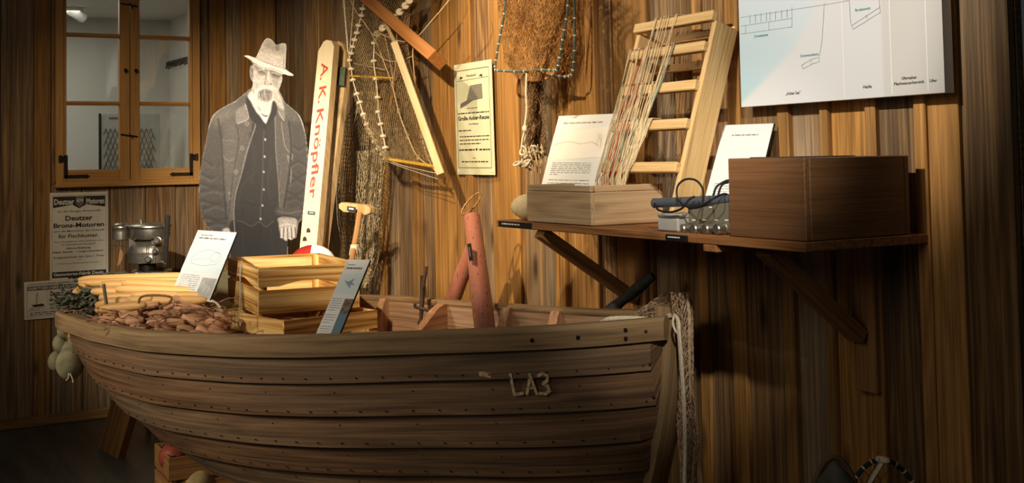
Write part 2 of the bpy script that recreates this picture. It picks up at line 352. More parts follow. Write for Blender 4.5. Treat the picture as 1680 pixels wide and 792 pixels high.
# window
win = bpy.data.objects.new('window_1', None); link(win); win.location = (0, -.85, WZ0); win['kind'] = 'structure'
def wbx(mb, y0, y1, z0, z1, x0, x1, **k): mb.box((x1-x0, y1-y0, z1-z0), T((x0+x1)/2, (y0+y1)/2, (z0+z1)/2), bev=.003, **k)
fr = MB(); FW_ = .042
wbx(fr, WY0, WY0+FW_, WZ0, WZ1, -.08, .032); wbx(fr, WY1-FW_, WY1, WZ0, WZ1, -.08, .032); wbx(fr, WY0, WY1, WZ1-.05, WZ1, -.08, .031); wbx(fr, WY0, WY1, WZ0, WZ0+.03, -.08, .031)
wbx(fr, WY0-.006, WY1+.006, WZ0-.004, WZ0+.016, -.02, .05)
fr.build('window_frame', M_WIN, win)
MID = yL(212, 170); z60, z170, z276 = zL(60), zL(170), zL(277)
dz = z60-z170
for k, (a, b) in enumerate(((WY0+FW_, MID-.002), (MID+.002, WY1-FW_))):
    sm = MB(); sw = .045
    pl, pr = (yL(108, 170), yL(195, 170)) if k == 0 else (yL(228, 170), yL(310, 170))
    wbx(sm, a, pl, WZ0+.026, WZ1-.05, -.02, .026); wbx(sm, pr, b, WZ0+.026, WZ1-.05, -.02, .026)
    wbx(sm, pl, pr, WZ0+.026, z276, -.02, .024); wbx(sm, pl, pr, WZ1-.1, WZ1-.05, -.02, .024)
    sash = sm.build('sash', M_WIN, win)
    mm = MB()
    for q in range(3):
        z = z170+dz*q
        wbx(mm, pl, pr, z-.011, z+.011, -.015, .020); wbx(mm, pl, pr, z-.004, z+.004, -.015, .027)
    mm.build('muntins', M_WIN, sash)
    gm = MB(); gm.box((.004, pr-pl, WZ1-.1-z276), T(-.012, (pl+pr)/2, (WZ1-.1+z276)/2), bev=0); gm.build('window_pane', M_GLASS, sash)
    cb = MB(); yo = a+.002 if k == 0 else b-.002; sg = 1 if k == 0 else -1
    wbx(cb, min(yo, yo+sg*.018), max(yo, yo+sg*.018), z276-.045, z276+.08, .026, .030); wbx(cb, min(yo, yo+sg*.11), max(yo, yo+sg*.11), z276-.045, z276-.027, .026, .030)
    cb.lathe([(.006, -.012), (.006, .03)], T(.034, yo-sg*.02, z276+.05), 8); wbx(cb, min(yo-sg*.03, yo), max(yo-sg*.03, yo), z276+.04, z276+.075, .03, .034)
    cb.prism([(0, -.013), (.022, 0), (0, .013)], .004, frame((.026, yo+sg*.11, z276-.036), (0, sg, 0), (0, 0, 1), (1, 0, 0)))
    cb.build('corner_hinge', M_DIRON, sash)
    kb = MB(); yk = (MID-.028) if k == 0 else (MID+.028); M = frame((.026, yk, zL(116)), (0, 1, 0), (0, 0, 1), (1, 0, 0))
    kb.lathe([(.004, 0), (.004, .012), (.009, .015), (.010, .021), (.006, .026)], M, 12); kb.tube([M@V(0, 0, .014), M@V(0, -.02, .016)], .002, 6); kb.build('window_knob', M_DIRON, sash, smooth=True)
for yy in (222, 8):
    lm = MB(); P = pX(212, yy, .032); lm.tube([P+np.array([0, -.045, .006]), P+np.array([.006, -.01, 0]), P+np.array([.004, .02, -.003]), P+np.array([0, .045, -.008])], .004, 6)
    lm.tube([P+np.array([.002, .02, -.02]), P+np.array([.003, 0, .012])], .003, 6); lm.build('latch_hook', M_DIRON, win)
# the white room seen through the panes
RX = -1.75
def rm(name, size, c, mat=M_ROOM): mb = MB(); mb.box(size, T(*c), bev=0); return st(name, mb, mat)
ysd = float(pX(278, 32, RX)[1]); zc = float(pX(200, 31, RX)[2])
rm('wall_room_far', (.05, 3.2, 3.2), (RX-.025, -1.3+ysd*.0, 1.6)); 
rm('wall_room_side', (1.6, .05, 3.2), (RX+.8, ysd+.025, 1.6)); rm('ceiling_room', (1.7, 3.2, .05), (RX+.8, -1.3, zc+.025)); rm('floor_room', (1.7, 3.2, .05), (RX+.8, -1.3, -.03))
rm('wall_room_near', (1.7, .05, 3.2), (RX+.8, -2.75, 1.6))
area((RX+.9, -1.5, zc-.05), (RX+.9, -1.4, 0), 9.5, (1, .94, .82), .8, 1.2, 'room_light')
P = pX(126, 22, RX+.5); tr_ = thing('ceiling_spotlight', 'white tubular ceiling spotlight seen through the upper left window pane', 'lamp', P)
mb = MB(); mb.lathe([(.032, -.06), (.036, -.05), (.036, .05), (.030, .065)], T(*P)@rotm('X', 62)@rotm('Y', 20), 20); mb.build('lamp_head', M_WHITE, tr_, smooth=True)
mb = MB(); mb.tube([P, (P[0], P[1]-.02, zc)], .008, 8); mb.box((.05, .12, .02), T(P[0], P[1]-.02, zc-.01)); mb.build('lamp_arm', M_WHITE, tr_)
# lattice display panel inside the room
P0 = pX(165, 186, RX+.45); P1 = pX(262, 186, RX+.45); pn = thing('display_panel', 'pale display panel with a net lattice behind the lower window panes', 'panel', (P0[0], (P0[1]+P1[1])/2, 0))
wpn = P1[1]-P0[1]; mb = MB(); mb.box((.02, wpn, P0[2]), T(P0[0], (P0[1]+P1[1])/2, P0[2]/2)); mb.build('panel_board', plain('pale_panel', srgb(168, 170, 166), .7, .02), pn)
mb = MB(); mb.box((.025, .012, P0[2]), T(P0[0]+.004, P0[1]-.006, P0[2]/2)); mb.build('panel_edge', M_BLACK, pn)
mb = MB()
for i in range(11):
    for j in range(7):
        y = P0[1]+.03+(i+.5*(j % 2))*(wpn-.05)/11.5; z = P0[2]-.1-j*.038
        for s in (-1, 1): mb.tube([(P0[0]+.012, y, z), (P0[0]+.012, y+s*.5*(wpn-.05)/11.5, z-.038)], .0025, 4)
mb.box((.003, .06, .012), T(P0[0]+.012, P0[1]+.08, P0[2]-.03)); mb.build('net_lattice', M_GINK, pn, kind='stuff')
A_ = pY(273, 106, ysd-.02); A_ = np.array([A_[0], ysd-.03, A_[2]]); 
P = pX(275, 105, RX+.1); mb = MB(); Q = pY(312, 94, ysd-.03); P = pY(274, 104, ysd-.03)
beam(mb, P, Q, .012, .02)
for i in range(22):
    f = i/21; R_ = P+(Q-P)*f; mb.tube([R_, R_+np.array([0, -.01, -.035-.015*random.random()])], .003, 5)
tag(mb.build('coat_rail', M_BLACK), 'dark toothed rail on the white wall behind the upper right pane', 'rail')
# ---------------------------------------------------------------- the rowing boat
TL_ = pz(118, 508, 5.4); SR_ = pz(1112, 520, 3.85)
AX = (SR_-TL_)[:2]; BL_ = float(np.linalg.norm(AX)); AX = AX/BL_; NX = np.array([AX[1], -AX[0]])
ss = [0, .03, .07, .137, .197, .252, .359, .433, .537, .621, .692, .759, .829, .895, .957, 1]
bN = [.03, .11, .165, .233, .31, .356, .446, .466, .479, .454, .402, .344, .300, .245, .165, .07]
sf = [0, .03, .07, .137, .2, .28, .378, .467, .552, .625, .688, .735, .834, .881, 1]
bF = [.03, .11, .19, .32, .43, .53, .59, .552, .462, .388, .322, .275, .164, .12, .06]
ks = [0, .03, .066, .152, .298, .464, .7, .85, .9, .94, .965, .985, 1]
kz = [.79, .65, .58, .45, .31, .20, .15, .18, .21, .27, .36, .58, .90]
def smooth_i(x, X, Y):
    w = .02; return sum(np.interp(x+o*w, X, Y) for o in (-1, -.5, 0, .5, 1))/5 if .03 < x < .97 else float(np.interp(x, X, Y))
def G(s): return float(TL_[2]+(SR_[2]-TL_[2])*s-.018*4*s*(1-s))
def K(s): return float(smooth_i(s, ks, kz))
def hb(s, side): return float(smooth_i(s, ss, bN) if side > 0 else smooth_i(s, sf, bF))
def hull(s, side, d, off=0.):
    D = G(s)-K(s); q = min(max(d/D, 0), 1); w = (1-q**2.1)**.72
    b = hb(s, side)*w+off*(1 if w > 0 else 0)
    b = max(b, 0.0)
    P = np.array([TL_[0], TL_[1]])+AX*BL_*s+NX*side*b
    return V(P[0], P[1], G(s)-min(d, D)-(off*.6*q))
boat = thing('rowing_boat', 'old weathered wooden rowing boat with LA3 painted on its planks', 'boat', (*(TL_[:2]+AX*BL_/2), 0))
DB = [.0, .125, .221, .315, .400, .50, .60, .80]
SN = [i/70 for i in range(71)]
mb = MB(); mi = MB()
for side in (1, -1):
    for k in range(len(DB)-1):
        d0, d1 = DB[k], DB[k+1]; to = random.random(); o3 = V(random.uniform(0, 9), random.uniform(0, 9), random.uniform(0, 9))
        P = []; Wc = []
        for s in SN:
            D = G(s)-K(s); row = []; wr = []
            ds = [d0+(d1-d0)*f for f in (0, .5, 1)]
            for j, d in enumerate(ds): row.append(hull(s, side, d, (.004, .011, .019)[j])); wr.append(V(s*BL_, d, 0)+o3)
            row.append(hull(s, side, d1, 0.0)); wr.append(V(s*BL_, d1+.01, 0)+o3)
            P.append(row); Wc.append(wr)
        mb.grid(P, Wc, to, flip=side > 0)
        P = [[hull(s, side, d0+(d1-d0)*f, -.016+.006*f) for f in (0, .5, 1)] for s in SN]
        Wc = [[V(s*BL_, d0+(d1-d0)*f, 3)+o3 for f in (0, .5, 1)] for s in SN]
        mi.grid(P, Wc, to, flip=side < 0)
hl = mb.build('hull_planking', M_BOAT, boat, smooth=25); mi.build('inner_planking', M_BOATI, boat, smooth=25)
for side in (1, -1):     # rubbing rails with a rounded section
    mb = MB(); P = []; Wc = []; sec = [(-.020, 0.000), (-.020, -.010), (-.016, -.0125), (.020, -.0125), (.027, -.006), (.029, .006), (.029, .040), (.024, .050), (.006, .052)]
    for s in SN:
        row = [hull(s, side, 0, 0)+V(NX[0]*side*o, NX[1]*side*o, -z) for o, z in sec] if hb(s, side) > .0 else None
        P.append(row+[row[0]]); Wc.append([V(s*BL_, i*.012, 5) for i in range(len(sec)+1)])
    mb.grid(P, Wc, .5, flip=side < 0)
    mb.f.append(tuple(range(len(sec)))); mb.f.append(tuple(70*(len(sec)+1)+i for i in range(len(sec)))[::-1])
    gr = mb.build('gunwale_rail', M_BOATR, boat, smooth=30)
# rivets along the seams of the near side
mb = MB()
for k in (1, 2, 3, 4):
    for i in range(30):
        s = .12+.86*i/29
        if DB[k] > G(s)-K(s)-.05: continue
        for q in ((-.014,) if i % 3 else (-.014, .03)):
            p = hull(s, 1, DB[k]+q, 0.0195 if q < 0 else .008); mb.ellipsoid(p, (.0026, .0026, .0026), n=6, m=4)
for i in range(5): mb.ellipsoid(hull(.985, 1, .02+i*.09, .03 if i == 0 else .016), (.005, .005, .005), n=6, m=4)
for (s, d) in ((.88, .022), (.925, .022), (.968, .012), (.968, .034)): mb.ellipsoid(hull(s, 1, d, .030), (.006, .006, .006), n=8, m=5)
mb.build('rivets', M_DIRON, boat, kind='stuff')
def bp(s, b, z): q = TL_[:2]+AX*BL_*s+NX*b; return V(q[0], q[1], z)
# stem posts following the profile
def post(s_list, half, dep0, dep1, name):
    mb = MB(); P = []; Wc = []; L = 0
    for i, (s, z) in enumerate(s_list):
        s2, z2 = s_list[min(i+1, len(s_list)-1)]; s1, z1 = s_list[max(i-1, 0)]
        t_ = np.array([(s2-s1)*BL_, z2-z1]); t_ /= np.linalg.norm(t_); nrm = np.array([t_[1], -t_[0]])   # in axis/height plane
        row = []
        for (b, o) in ((-half, -dep0), (half, -dep0), (half, dep1*.6), (half*.55, dep1), (-half*.55, dep1), (-half, dep1*.6), (-half, -dep0)):
            row.append(bp(s+nrm[0]*o/BL_, b, z+nrm[1]*o))
        P.append(row); Wc.append([V(L, j*.04, 7) for j in range(7)]); L += .07
    mb.grid(P, Wc, .4); n = 7; mb.f.append(tuple(range(6))[::-1]); mb.f.append(tuple((len(s_list)-1)*n+i for i in range(6)))
    return mb.build(name, M_BOATR, boat, smooth=35)
pr_R = [(.72, .13), (.82, .155), (.88, .19), (.92, .25), (.948, .34), (.965, .45), (.978, .58), (.988, .72), (.994, .86), (.996, .945)]
post(pr_R, .062, .03, .035, 'stem_post')
pr_L = [(.004, .80), (.02, .70), (.045, .62), (.075, .56), (.11, .505), (.16, .44), (.23, .37), (.32, .295), (.45, .205), (.6, .145), (.74, .13)][::-1]
post([(a, b) for a, b in pr_L], .02, .02, .02, 'bow_post')
# ribs hugging the far side, one of them dropping in a swan-neck to the middle
def rib(s, inner, tilt=0, th=.022, side=-1, mat=M_BOATI):
    mb = MB(); D = G(s)-K(s)-.05; out = []; inn = []
    for i in range(13):
        d = -.006+D*i/12; q = min(max(d/(G(s)-K(s)), 0), 1); b = hb(s, side)*(1-q**2.1)**.72-.018
        out.append((b*side, G(s)-d))
    for i in range(13):
        x, z = out[i]; f = i/12; inn.append((x-side*inner(f), z+(.02*f)))
    pts = out+inn[::-1]
    M = frame(bp(s, 0, 0), (NX[0], NX[1], 0), (0, 0, 1), (AX[0], AX[1], 0))@T(0, 0, -th/2)
    mb.prism(pts, th, M, swap=True); return mb.build('rib', mat, boat)
for s in (.44, .72, .815): rib(s, lambda f: .02+.055*min(1, f*6) if f < .9 else .08, th=.03)
for s in (.22, .44, .72, .815): rib(s, lambda f: .02+.04*min(1, f*6), side=1)
s = .575; mb = MB(); g = G(s); b0 = -hb(s, -1)+.014
pts = [(b0, g+.004), (b0+.035, g+.004), (b0+.08, g-.012), (b0+.14, g-.05), (b0+.20, g-.085), (b0+.26, g-.10), (b0+.55, g-.108), (b0+.55, g-.20), (b0+.1, g-.30), (b0+.04, g-.2)]
mb.prism(pts, .03, frame(bp(s, 0, 0), (NX[0], NX[1], 0), (0, 0, 1), (AX[0], AX[1], 0)), tone=.5); mb.build('swan_neck_frame', M_BOATI, boat)
# stern thwart and the raised deck that carries the exhibits
mb = MB(); DK = .69
for i in range(7):
    s0, s1 = .075+.071*i, .075+.071*(i+1)-.002; pts = []
    for (s, sd) in ((s0, 1), (s1, 1), (s1, -1), (s0, -1)):
        D = G(s)-K(s); q = (G(s)-DK)/D; b = hb(s, sd)*(1-min(1, q)**2.1)**.72-.02
        p = bp(s, sd*max(b, .01), DK); pts.append((p.x, p.y))
    mb.prism(pts, -.02, T(0, 0, DK))
deck = mb.build('deck', M_BOATI, boat)
mb = MB()
for (s0, s1, zz) in ((.577, .70, .1),):
    pts = []
    for (s, sd) in ((s0, 1), (s1, 1), (s1, -1), (s0, -1)):
        D = G(s)-K(s); q = (zz+.0)/D; b = hb(s, sd)*(1-q**2.1)**.72-.02; p = bp(s, sd*b, 0); pts.append((p.x, p.y))
    mb.prism(pts, -.025, T(0, 0, G(s0)-zz))
mb.build('thwart', M_BOATI, boat)
# painted number
def text_pts(s, bold=0.):
    cu = bpy.data.curves.new('t', 'FONT'); cu.body = s; cu.size = 1; cu.offset = bold; cu.resolution_u = 2
    o = bpy.data.objects.new('t', cu); me = bpy.data.meshes.new_from_object(o)
    vs = [(v.co.x, v.co.y) for v in me.vertices]; fs = [tuple(p.vertices) for p in me.polygons]
    bpy.data.objects.remove(o); bpy.data.curves.remove(cu); bpy.data.meshes.remove(me); return vs, fs
mb = MB()
M_FADE = plain('faded_cream_paint', srgb(206, 176, 138), .8, .25, 150)
def letter():
    global mb
    mb.build('painted_letter', M_FADE, boat); mb = MB()
def hull_at(px, py_):
    best = None
    for i in range(400):
        s = .4+.58*i/400
        lo, hi = 0, .6
        for _ in range(14):
            d = (lo+hi)/2; y = proj(hull(s, 1, d, .0185))[1]
            if y < py_: lo = d
            else: hi = d
        x = proj(hull(s, 1, lo, .0185))[0]
        if best is None or abs(x-px) < best[0]: best = (abs(x-px), s, lo)
    return hull(best[1], 1, best[2], .0188)
def stroke(pts, w):
    for i in range(len(pts)-1):
        a, b = V(hull_at(*pts[i])), V(hull_at(*pts[i+1])); t_ = (b-a).normalized(); n = V(0, 0, 1).cross(V(AX[0], AX[1], 0)); v_ = t_.cross(V(NX[0], NX[1], 0)).normalized()*w/2
        mb.add([a-v_-t_*w*.3, b-v_+t_*w*.3, b+v_+t_*w*.3, a+v_-t_*w*.3], [(0, 1, 2, 3)])
stroke([(838, 614), (841, 631), (843, 647)], .009); stroke([(843, 647), (851, 646), (858, 645)], .009); letter()
stroke([(864, 646), (868, 630), (870, 614)], .009); stroke([(870, 614), (875, 630), (880, 646)], .009); stroke([(866, 637), (878, 636)], .007); letter()
stroke([(884, 616), (891, 612), (898, 616), (898, 624), (890, 629), (899, 633), (901, 641), (894, 646), (885, 645)], .009); letter()
stroke([(788, 613), (796, 614), (803, 616)], .013)
mb.build('paint_patch', M_FADE, boat)
# support under the bow end
mb = MB(); A = pH(187, 752, 0); A = pz(196, 750, 6.37*.985); M0 = V(A)
top = V(pz(205, 630, 6.3)); base = V(A[0], A[1], 0)
w = .13; u_ = V(R0[0], R0[1], 0); f_ = V(F0[0], F0[1], 0)
pl = [pz(160, 735, 6.37), pz(193, 752, 6.20)]
mb = MB(); q0 = pH(160, 736, 0.0); q1 = pH(193, 752, 0.0); q2 = pH(206, 748, 0.0); up1 = V(pz(188, 640, 6.30)-pz(160, 736, 6.37)); up1 = up1*(.58/up1.z)
q0, q1, q2 = V(q0), V(q1), V(q2); q3 = q0+(q2-q1)*1.
for q in (q0, q1, q2, q3): q.z = 0
mb.add([q0, q1, q2, q3, q0+up1, q1+up1, q2+up1, q3+up1], [(0, 1, 5, 4), (1, 2, 6, 5), (2, 3, 7, 6), (3, 0, 4, 7), (4, 5, 6, 7), (3, 2, 1, 0)], [V(z, x, y) for (x, y, z) in [(0, 0, 0), (.13, 0, 0), (.13, .05, 0), (0, .05, 0), (0, 0, .6), (.13, 0, .6), (.13, .05, .6), (0, .05, .6)]])
tag(mb.build('support_post', M_OLDCR), 'leaning timber prop under the bow end of the wooden boat', 'prop')
mb = MB(); c = bp(.62, 0, 0); mb.box((.12, .5, .10), T(c.x, c.y, .05)@Matrix.Rotation(math.atan2(AX[1], AX[0]), 4, 'Z')); tag(mb.build('keel_block', M_OLDCR), 'squared timber block beneath the middle of the boat keel', 'block')
# ---------------------------------------------------------------- printing helpers
_tc = {}
class Panel:
    def __init__(s, TL, TR, BL):
        s.TL, s.TR, s.BL = V(TL), V(TR), V(BL); s.ex = s.TR-s.TL; s.ey = s.BL-s.TL; s.n = s.ey.cross(s.ex).normalized()
        if s.n.dot(V(CAM)-s.TL) < 0: s.n = -s.n
        s.W = s.ex.length; s.H = s.ey.length
    def pt(s, u, v, o=0.): return s.TL+s.ex*u+s.ey*v+s.n*o
    def board(s, th): # slab behind the face
        mb = MB(); a = [s.pt(0, 0), s.pt(1, 0), s.pt(1, 1), s.pt(0, 1)]; b = [p-s.n*th for p in a]
        mb.add(a+b, [(3, 2, 1, 0), (4, 5, 6, 7), (0, 1, 5, 4), (1, 2, 6, 5), (2, 3, 7, 6), (3, 0, 4, 7)]); return mb
    def rect(s, mb, u0, v0, u1, v1, o=.0006, tone=None): mb.add([s.pt(u0, v0, o), s.pt(u0, v1, o), s.pt(u1, v1, o), s.pt(u1, v0, o)], [(0, 1, 2, 3)], tone=tone)
    def poly(s, mb, pts, o=.0006): mb.add([s.pt(u, v, o) for u, v in pts], [tuple(range(len(pts)))])
    def line(s, mb, pts, w, o=.0007): # w in metres
        for i in range(len(pts)-1):
            a, b = s.pt(*pts[i], o), s.pt(*pts[i+1], o); d = (b-a)
            if d.length < 1e-7: continue
            t_ = d.normalized(); v_ = t_.cross(s.n)*w/2; a -= t_*w*.3; b += t_*w*.3; mb.add([a-v_, b-v_, b+v_, a+v_], [(0, 1, 2, 3)])
    def frame(s, mb, u0, v0, u1, v1, w): s.line(mb, [(u0, v0), (u1, v0), (u1, v1), (u0, v1), (u0, v0)], w)
    def text(s, mb, txt, u0, v, u1, cap, bold=.0, o=.0008, align=None, slope=0.):   # fitted between u0 and u1, cap height in v units, v = baseline
        if (txt, bold) not in _tc: _tc[(txt, bold)] = text_pts(txt, bold)
        vs, fs = _tc[(txt, bold)]; x0 = min(p[0] for p in vs); x1 = max(p[0] for p in vs)
        k = (u1-u0)/(x1-x0); c = cap/.70
        mb.add([s.pt(u0+(x-x0)*k, v-y*c+slope*(x-x0)*k, o) for x, y in vs], fs)
    def lines(s, mb, u0, v0, u1, v1, n, h, last=.6, rag=.04): # small print too fine to read
        for i in range(n):
            v = v0+(v1-v0)*i/max(1, n-1); e = u1-random.uniform(0, rag) if i < n-1 else u0+(u1-u0)*last; u = u0
            while u < e-.01:
                w = min(random.uniform(.03, .12), e-u); s.rect(mb, u, v, u+w, v+h); u += w+.016
def poly_thing(name, mb, mat, label, cat, group=None): return tag(mb.build(name, mat), label, cat, group)
# ---------------------------------------------------------------- old posters on the left wall
TLp, BRp = pX(82, 316.5, .010), pX(177.5, 458, .010)
P = Panel((.010, TLp[1], TLp[2]), (.010, BRp[1], TLp[2]), (.010, TLp[1], BRp[2]-.05))
po = thing('poster', 'tall old black and white engine poster directly under the window', 'poster', P.pt(.5, 1)); P.board(.002).build('poster_sheet', M_PAPER, po)
mb = MB(); P.frame(mb, .035, .03, .965, .975, .0012)
P.poly(mb, [(.05, .04), (.95, .04), (.95, .155), (.62, .125), (.5, .165), (.38, .125), (.05, .155)][::-1])
P.rect(mb, .035, .80, .965, .86); P.rect(mb, .31, .86, .67, .915); bl = mb
P.text(mb, 'für alle flüssigen Brennstoffe', .13, .20, .87, .018, .01); P.text(mb, 'Deutzer', .26, .285, .73, .048, .03); P.text(mb, 'Brons-Motoren', .06, .355, .93, .044, .03)
P.text(mb, 'sind die Maschinen der Zukunft', .06, .40, .93, .018, .01); P.text(mb, 'für Fischkutter.', .14, .46, .84, .036, .02)
P.text(mb, 'Ohne Zündapparat, ohne Glühkopf, ohne', .06, .505, .93, .014, .01); P.text(mb, 'hochgespannte Druckluft', .2, .535, .78, .014, .01)
P.text(mb, 'Einfache Bedienung.', .28, .575, .7, .018, .02); P.text(mb, 'Billiger Betrieb. — Lange Lebensdauer.', .05, .61, .93, .017, .02)
P.text(mb, 'Ausgezeichnet mit dem I. Preis', .05, .665, .93, .022, .01); P.text(mb, 'des', .46, .69, .53, .010); P.text(mb, 'Deutschen Seefischerei-Vereins.', .13, .725, .84, .015)
mb.build('black_print', M_INK, po)
mb = MB(); o = .0016
P.text(mb, 'Deutzer', .07, .12, .41, .055, .03, o); P.text(mb, 'Motoren', .62, .12, .93, .055, .03, o); P.text(mb, 'Gasmotoren-Fabrik Deutz.', .06, .84, .93, .030, .03, o); P.text(mb, 'Karlsruhe.', .34, .895, .64, .026, .03, o)
P.frame(mb, .06, .865, .29, .91, .001); mb.build('pale_print', M_PAPER, po)
mb = MB(); P.poly(mb, [(.44, .045), (.5, .035), (.58, .045), (.57, .12), (.505, .155), (.445, .12)][::-1], .0018); mb.build('shield', M_GINK, po)
mb = MB(); P.text(mb, 'KM', .455, .10, .56, .03, .03, .0024); mb.build('shield_letters', M_PAPER, po)
P = Panel(pX(39.5, 463, .014), pX(150, 455, .014), pX(40, 525, .014)); po = thing('poster', 'wide old notice with a sailing ship, low on the left wall', 'poster', P.pt(.5, 1)); P.board(.002).build('poster_sheet', M_PAPER, po)
mb = MB(); P.frame(mb, .04, .09, .97, .93, .0018); P.rect(mb, .05, .13, .96, .24); P.line(mb, [(.34, .27), (.34, .74)], .0008); P.line(mb, [(.05, .78), (.96, .74)], .0012)
P.text(mb, 'Deutzer Schiffsmotoren', .38, .42, .94, .13, .04); P.text(mb, 'für See- und Küstenfahrt', .37, .49, .9, .035); P.text(mb, 'Die besten', .52, .58, .8, .05, .02); P.text(mb, 'Motoren für Fischerei', .37, .66, .9, .05, .02)
P.lines(mb, .37, .70, .9, .74, 2, .015); P.lines(mb, .08, .82, .9, .87, 2, .02)
P.text(mb, 'GASMOTOREN FABRIK DEUTZ', .06, .08, .9, .03)
P.line(mb, [(.19, .30), (.18, .62)], .003); P.line(mb, [(.19, .31), (.13, .62)], .0006); P.line(mb, [(.19, .31), (.25, .62)], .0006); P.poly(mb, [(.10, .62), (.27, .60), (.30, .67), (.14, .68)][::-1]); P.lines(mb, .07, .69, .32, .75, 4, .006)
mb.build('black_print', M_INK, po)
mb = MB(); P.text(mb, 'GASMOTOREN-FABRIK DEUTZ·CÖLN DEUTZ', .06, .22, .95, .07, .03, .0016); mb.build('pale_print', M_PAPER, po)
# ---------------------------------------------------------------- anchor-net poster on the main wall
P = Panel(pY(744.5, 107, -.018), pY(806, 97, -.018), pY(749.5, 286, -.018)); P = Panel(P.TL, P.TR, V(pY(750, 286, -.018)))
po = thing('poster', 'tall greenish poster with an engraved net picture on the main wall', 'poster', P.pt(.5, 1)); P.board(.002).build('poster_sheet', M_PAPERG, po)
mb = MB(); P.frame(mb, .05, .06, .93, .94, .0016); P.frame(mb, .065, .065, .915, .935, .0005); P.line(mb, [(.08, .155), (.9, .145)], .0016)
P.text(mb, 'Neuheit!', .34, .125, .60, .022, .01); P.text(mb, 'Große Anker-Reuse', .08, .512, .9, .036, .03); P.text(mb, 'von Damast', .36, .555, .62, .014, .02)
P.lines(mb, .08, .445, .9, .445, 1, .010, 1); P.lines(mb, .33, .405, .6, .405, 1, .006, 1)
P.lines(mb, .08, .6, .42, .6, 1, .010, 1); P.lines(mb, .1, .655, .9, .72, 3, .009, .7); P.lines(mb, .08, .772, .5, .772, 1, .014, 1); P.lines(mb, .62, .772, .91, .772, 1, .014, 1)
P.lines(mb, .14, .88, .86, .88, 1, .010, 1); P.rect(mb, .45, .85, .52, .855)
for u, s_ in ((.2, 1), (.72, -1)):
    P.poly(mb, [(u-.04*s_, .118), (u+.0*s_, .115), (u+.04*s_, .125), (u+.03*s_, .135), (u-.01*s_, .133), (u-.02*s_, .145), (u-.035*s_, .143)])
P.poly(mb, [(.52, .77), (.58, .765), (.57, .785), (.54, .79)]); mb.build('black_print', M_INK, po)
mb = MB(); P.poly(mb, [(.14, .405), (.16, .36), (.33, .335), (.42, .22), (.44, .205), (.74, .20), (.75, .33), (.5, .34), (.33, .375), (.2, .395)]); mb.build('engraving', M_GINK, po)
mb = MB()
for i in range(14): P.line(mb, [(.43+i*.022, .21), (.36+i*.028, .335)], .0006, .0012)
for i in range(6): P.line(mb, [(.40-.01*i, .23+i*.018), (.745, .215+i*.02)], .0005, .0012)
mb.build('engraving_lines', M_PAPERG, po)
for u, v in ((.05, .02), (.95, .02), (.05, .97), (.95, .97)): mb = MB(); mb.ellipsoid(P.pt(u, v, .001), (.005, .003, .005), n=8, m=5); mb.build('pin', M_WHITE, po)
# ---------------------------------------------------------------- large chart panel
BX0, BX1, BZ = 4.155, 4.845, 1.493
P = Panel((BX0, -.05, BZ+1.0), (BX1, -.05, BZ+1.0), (BX0, -.05, BZ))
ch = thing('wall_chart', 'large white chart panel of lake zones and net types on the wall', 'chart', P.pt(.5, 1, -.015))
n_ = 60; vs = []; cols = []; fs = []; SH = [(.0, .99), (.13, .935), (.30, .86), (.42, .76), (.55, .66), (.68, .575), (.80, .50), (1.0, .42)]
for i in range(n_+1):
    for j in range(121):
        u, v = i/n_, j/120; vs.append(P.pt(u, v, .001)); bz = np.interp(u, [a for a, b in SH], [b for a, b in SH])
        deep = np.array(srgb(176, 210, 220)); lite = np.array(srgb(216, 226, 230)); land = np.array(srgb(222, 224, 224))
        if u > .745: land = np.array(srgb(214, 212, 206))
        k = max(0, min(1, (v-.68)/.3))*max(0, 1-u/.5); water = (lite*(1-k)+deep*k); f = min(1, max(0, (v-bz)*60+.5)); c = (water*(1-f)+land*f)*.86; cols.append((*c, 1))
fs = [(i*121+j, i*121+j+1, (i+1)*121+j+1, (i+1)*121+j) for i in range(n_) for j in range(120)]
bd = P.board(.03); bd.build('chart_board', M_WHITE, ch); mb = MB(); mb.add(vs, fs); mb.c = cols; mb.build('chart_print', printed('chart_colours', .4), ch)
def bu(px, py_): q = pY(px, py_, -.05); return ((q[0]-BX0)/(BX1-BX0), (BZ+1-q[2])/1.0)
mb = MB(); L = lambda pts, w=.0009: P.line(mb, [bu(*p) for p in pts], w, .0018)
L([(1215, 29), (1300, 16), (1353, 8), (1393, 1)]); L([(1216, 43), (1300, 30)]); L([(1216, 56), (1300, 44), (1300, 12)])
for x in (1231, 1240, 1249, 1258, 1264, 1273, 1283, 1292): L([(x, 27-(x-1216)*.155), (x, 41-(x-1216)*.155)], .0012)
L([(1224, 42), (1224, 55)]); L([(1262, 36), (1262, 49)]); L([(1353, 5), (1352, 25), (1349, 70), (1345, 92)]); L([(1316, 107), (1322, 103), (1333, 97), (1344, 94), (1345, 101), (1333, 105), (1318, 113), (1316, 107)]); L([(1331, 98), (1332, 105)])
L([(1394, 0), (1396, 35), (1400, 48), (1420, 36), (1445, 20), (1444, 12), (1398, 42)]); L([(1421, 24), (1424, 32)]); L([(1443, 0), (1444, 12)])
mb.build('net_drawing', plain('grey_line', srgb(130, 142, 150), .6, .02), ch)
def ctext(mb, s, x0, x1, y, h, bold=0.): # y baseline at x0
    u0, v0 = bu(x0, y); u1, _ = bu(x1, y); _, va = bu(x0, y-h); P.text(mb, s, u0, v0, u1, v0-va, bold, .0018)
for q_ in (('Schwebnetz', 1238, 1261, 62), ('Dreiwandnetz', 1314, 1344, 94), ('Bodennetz', 1404, 1429, 19)): mb = MB(); ctext(mb, *q_, 4.5, .01); mb.build('net_name', M_TEALI, ch)
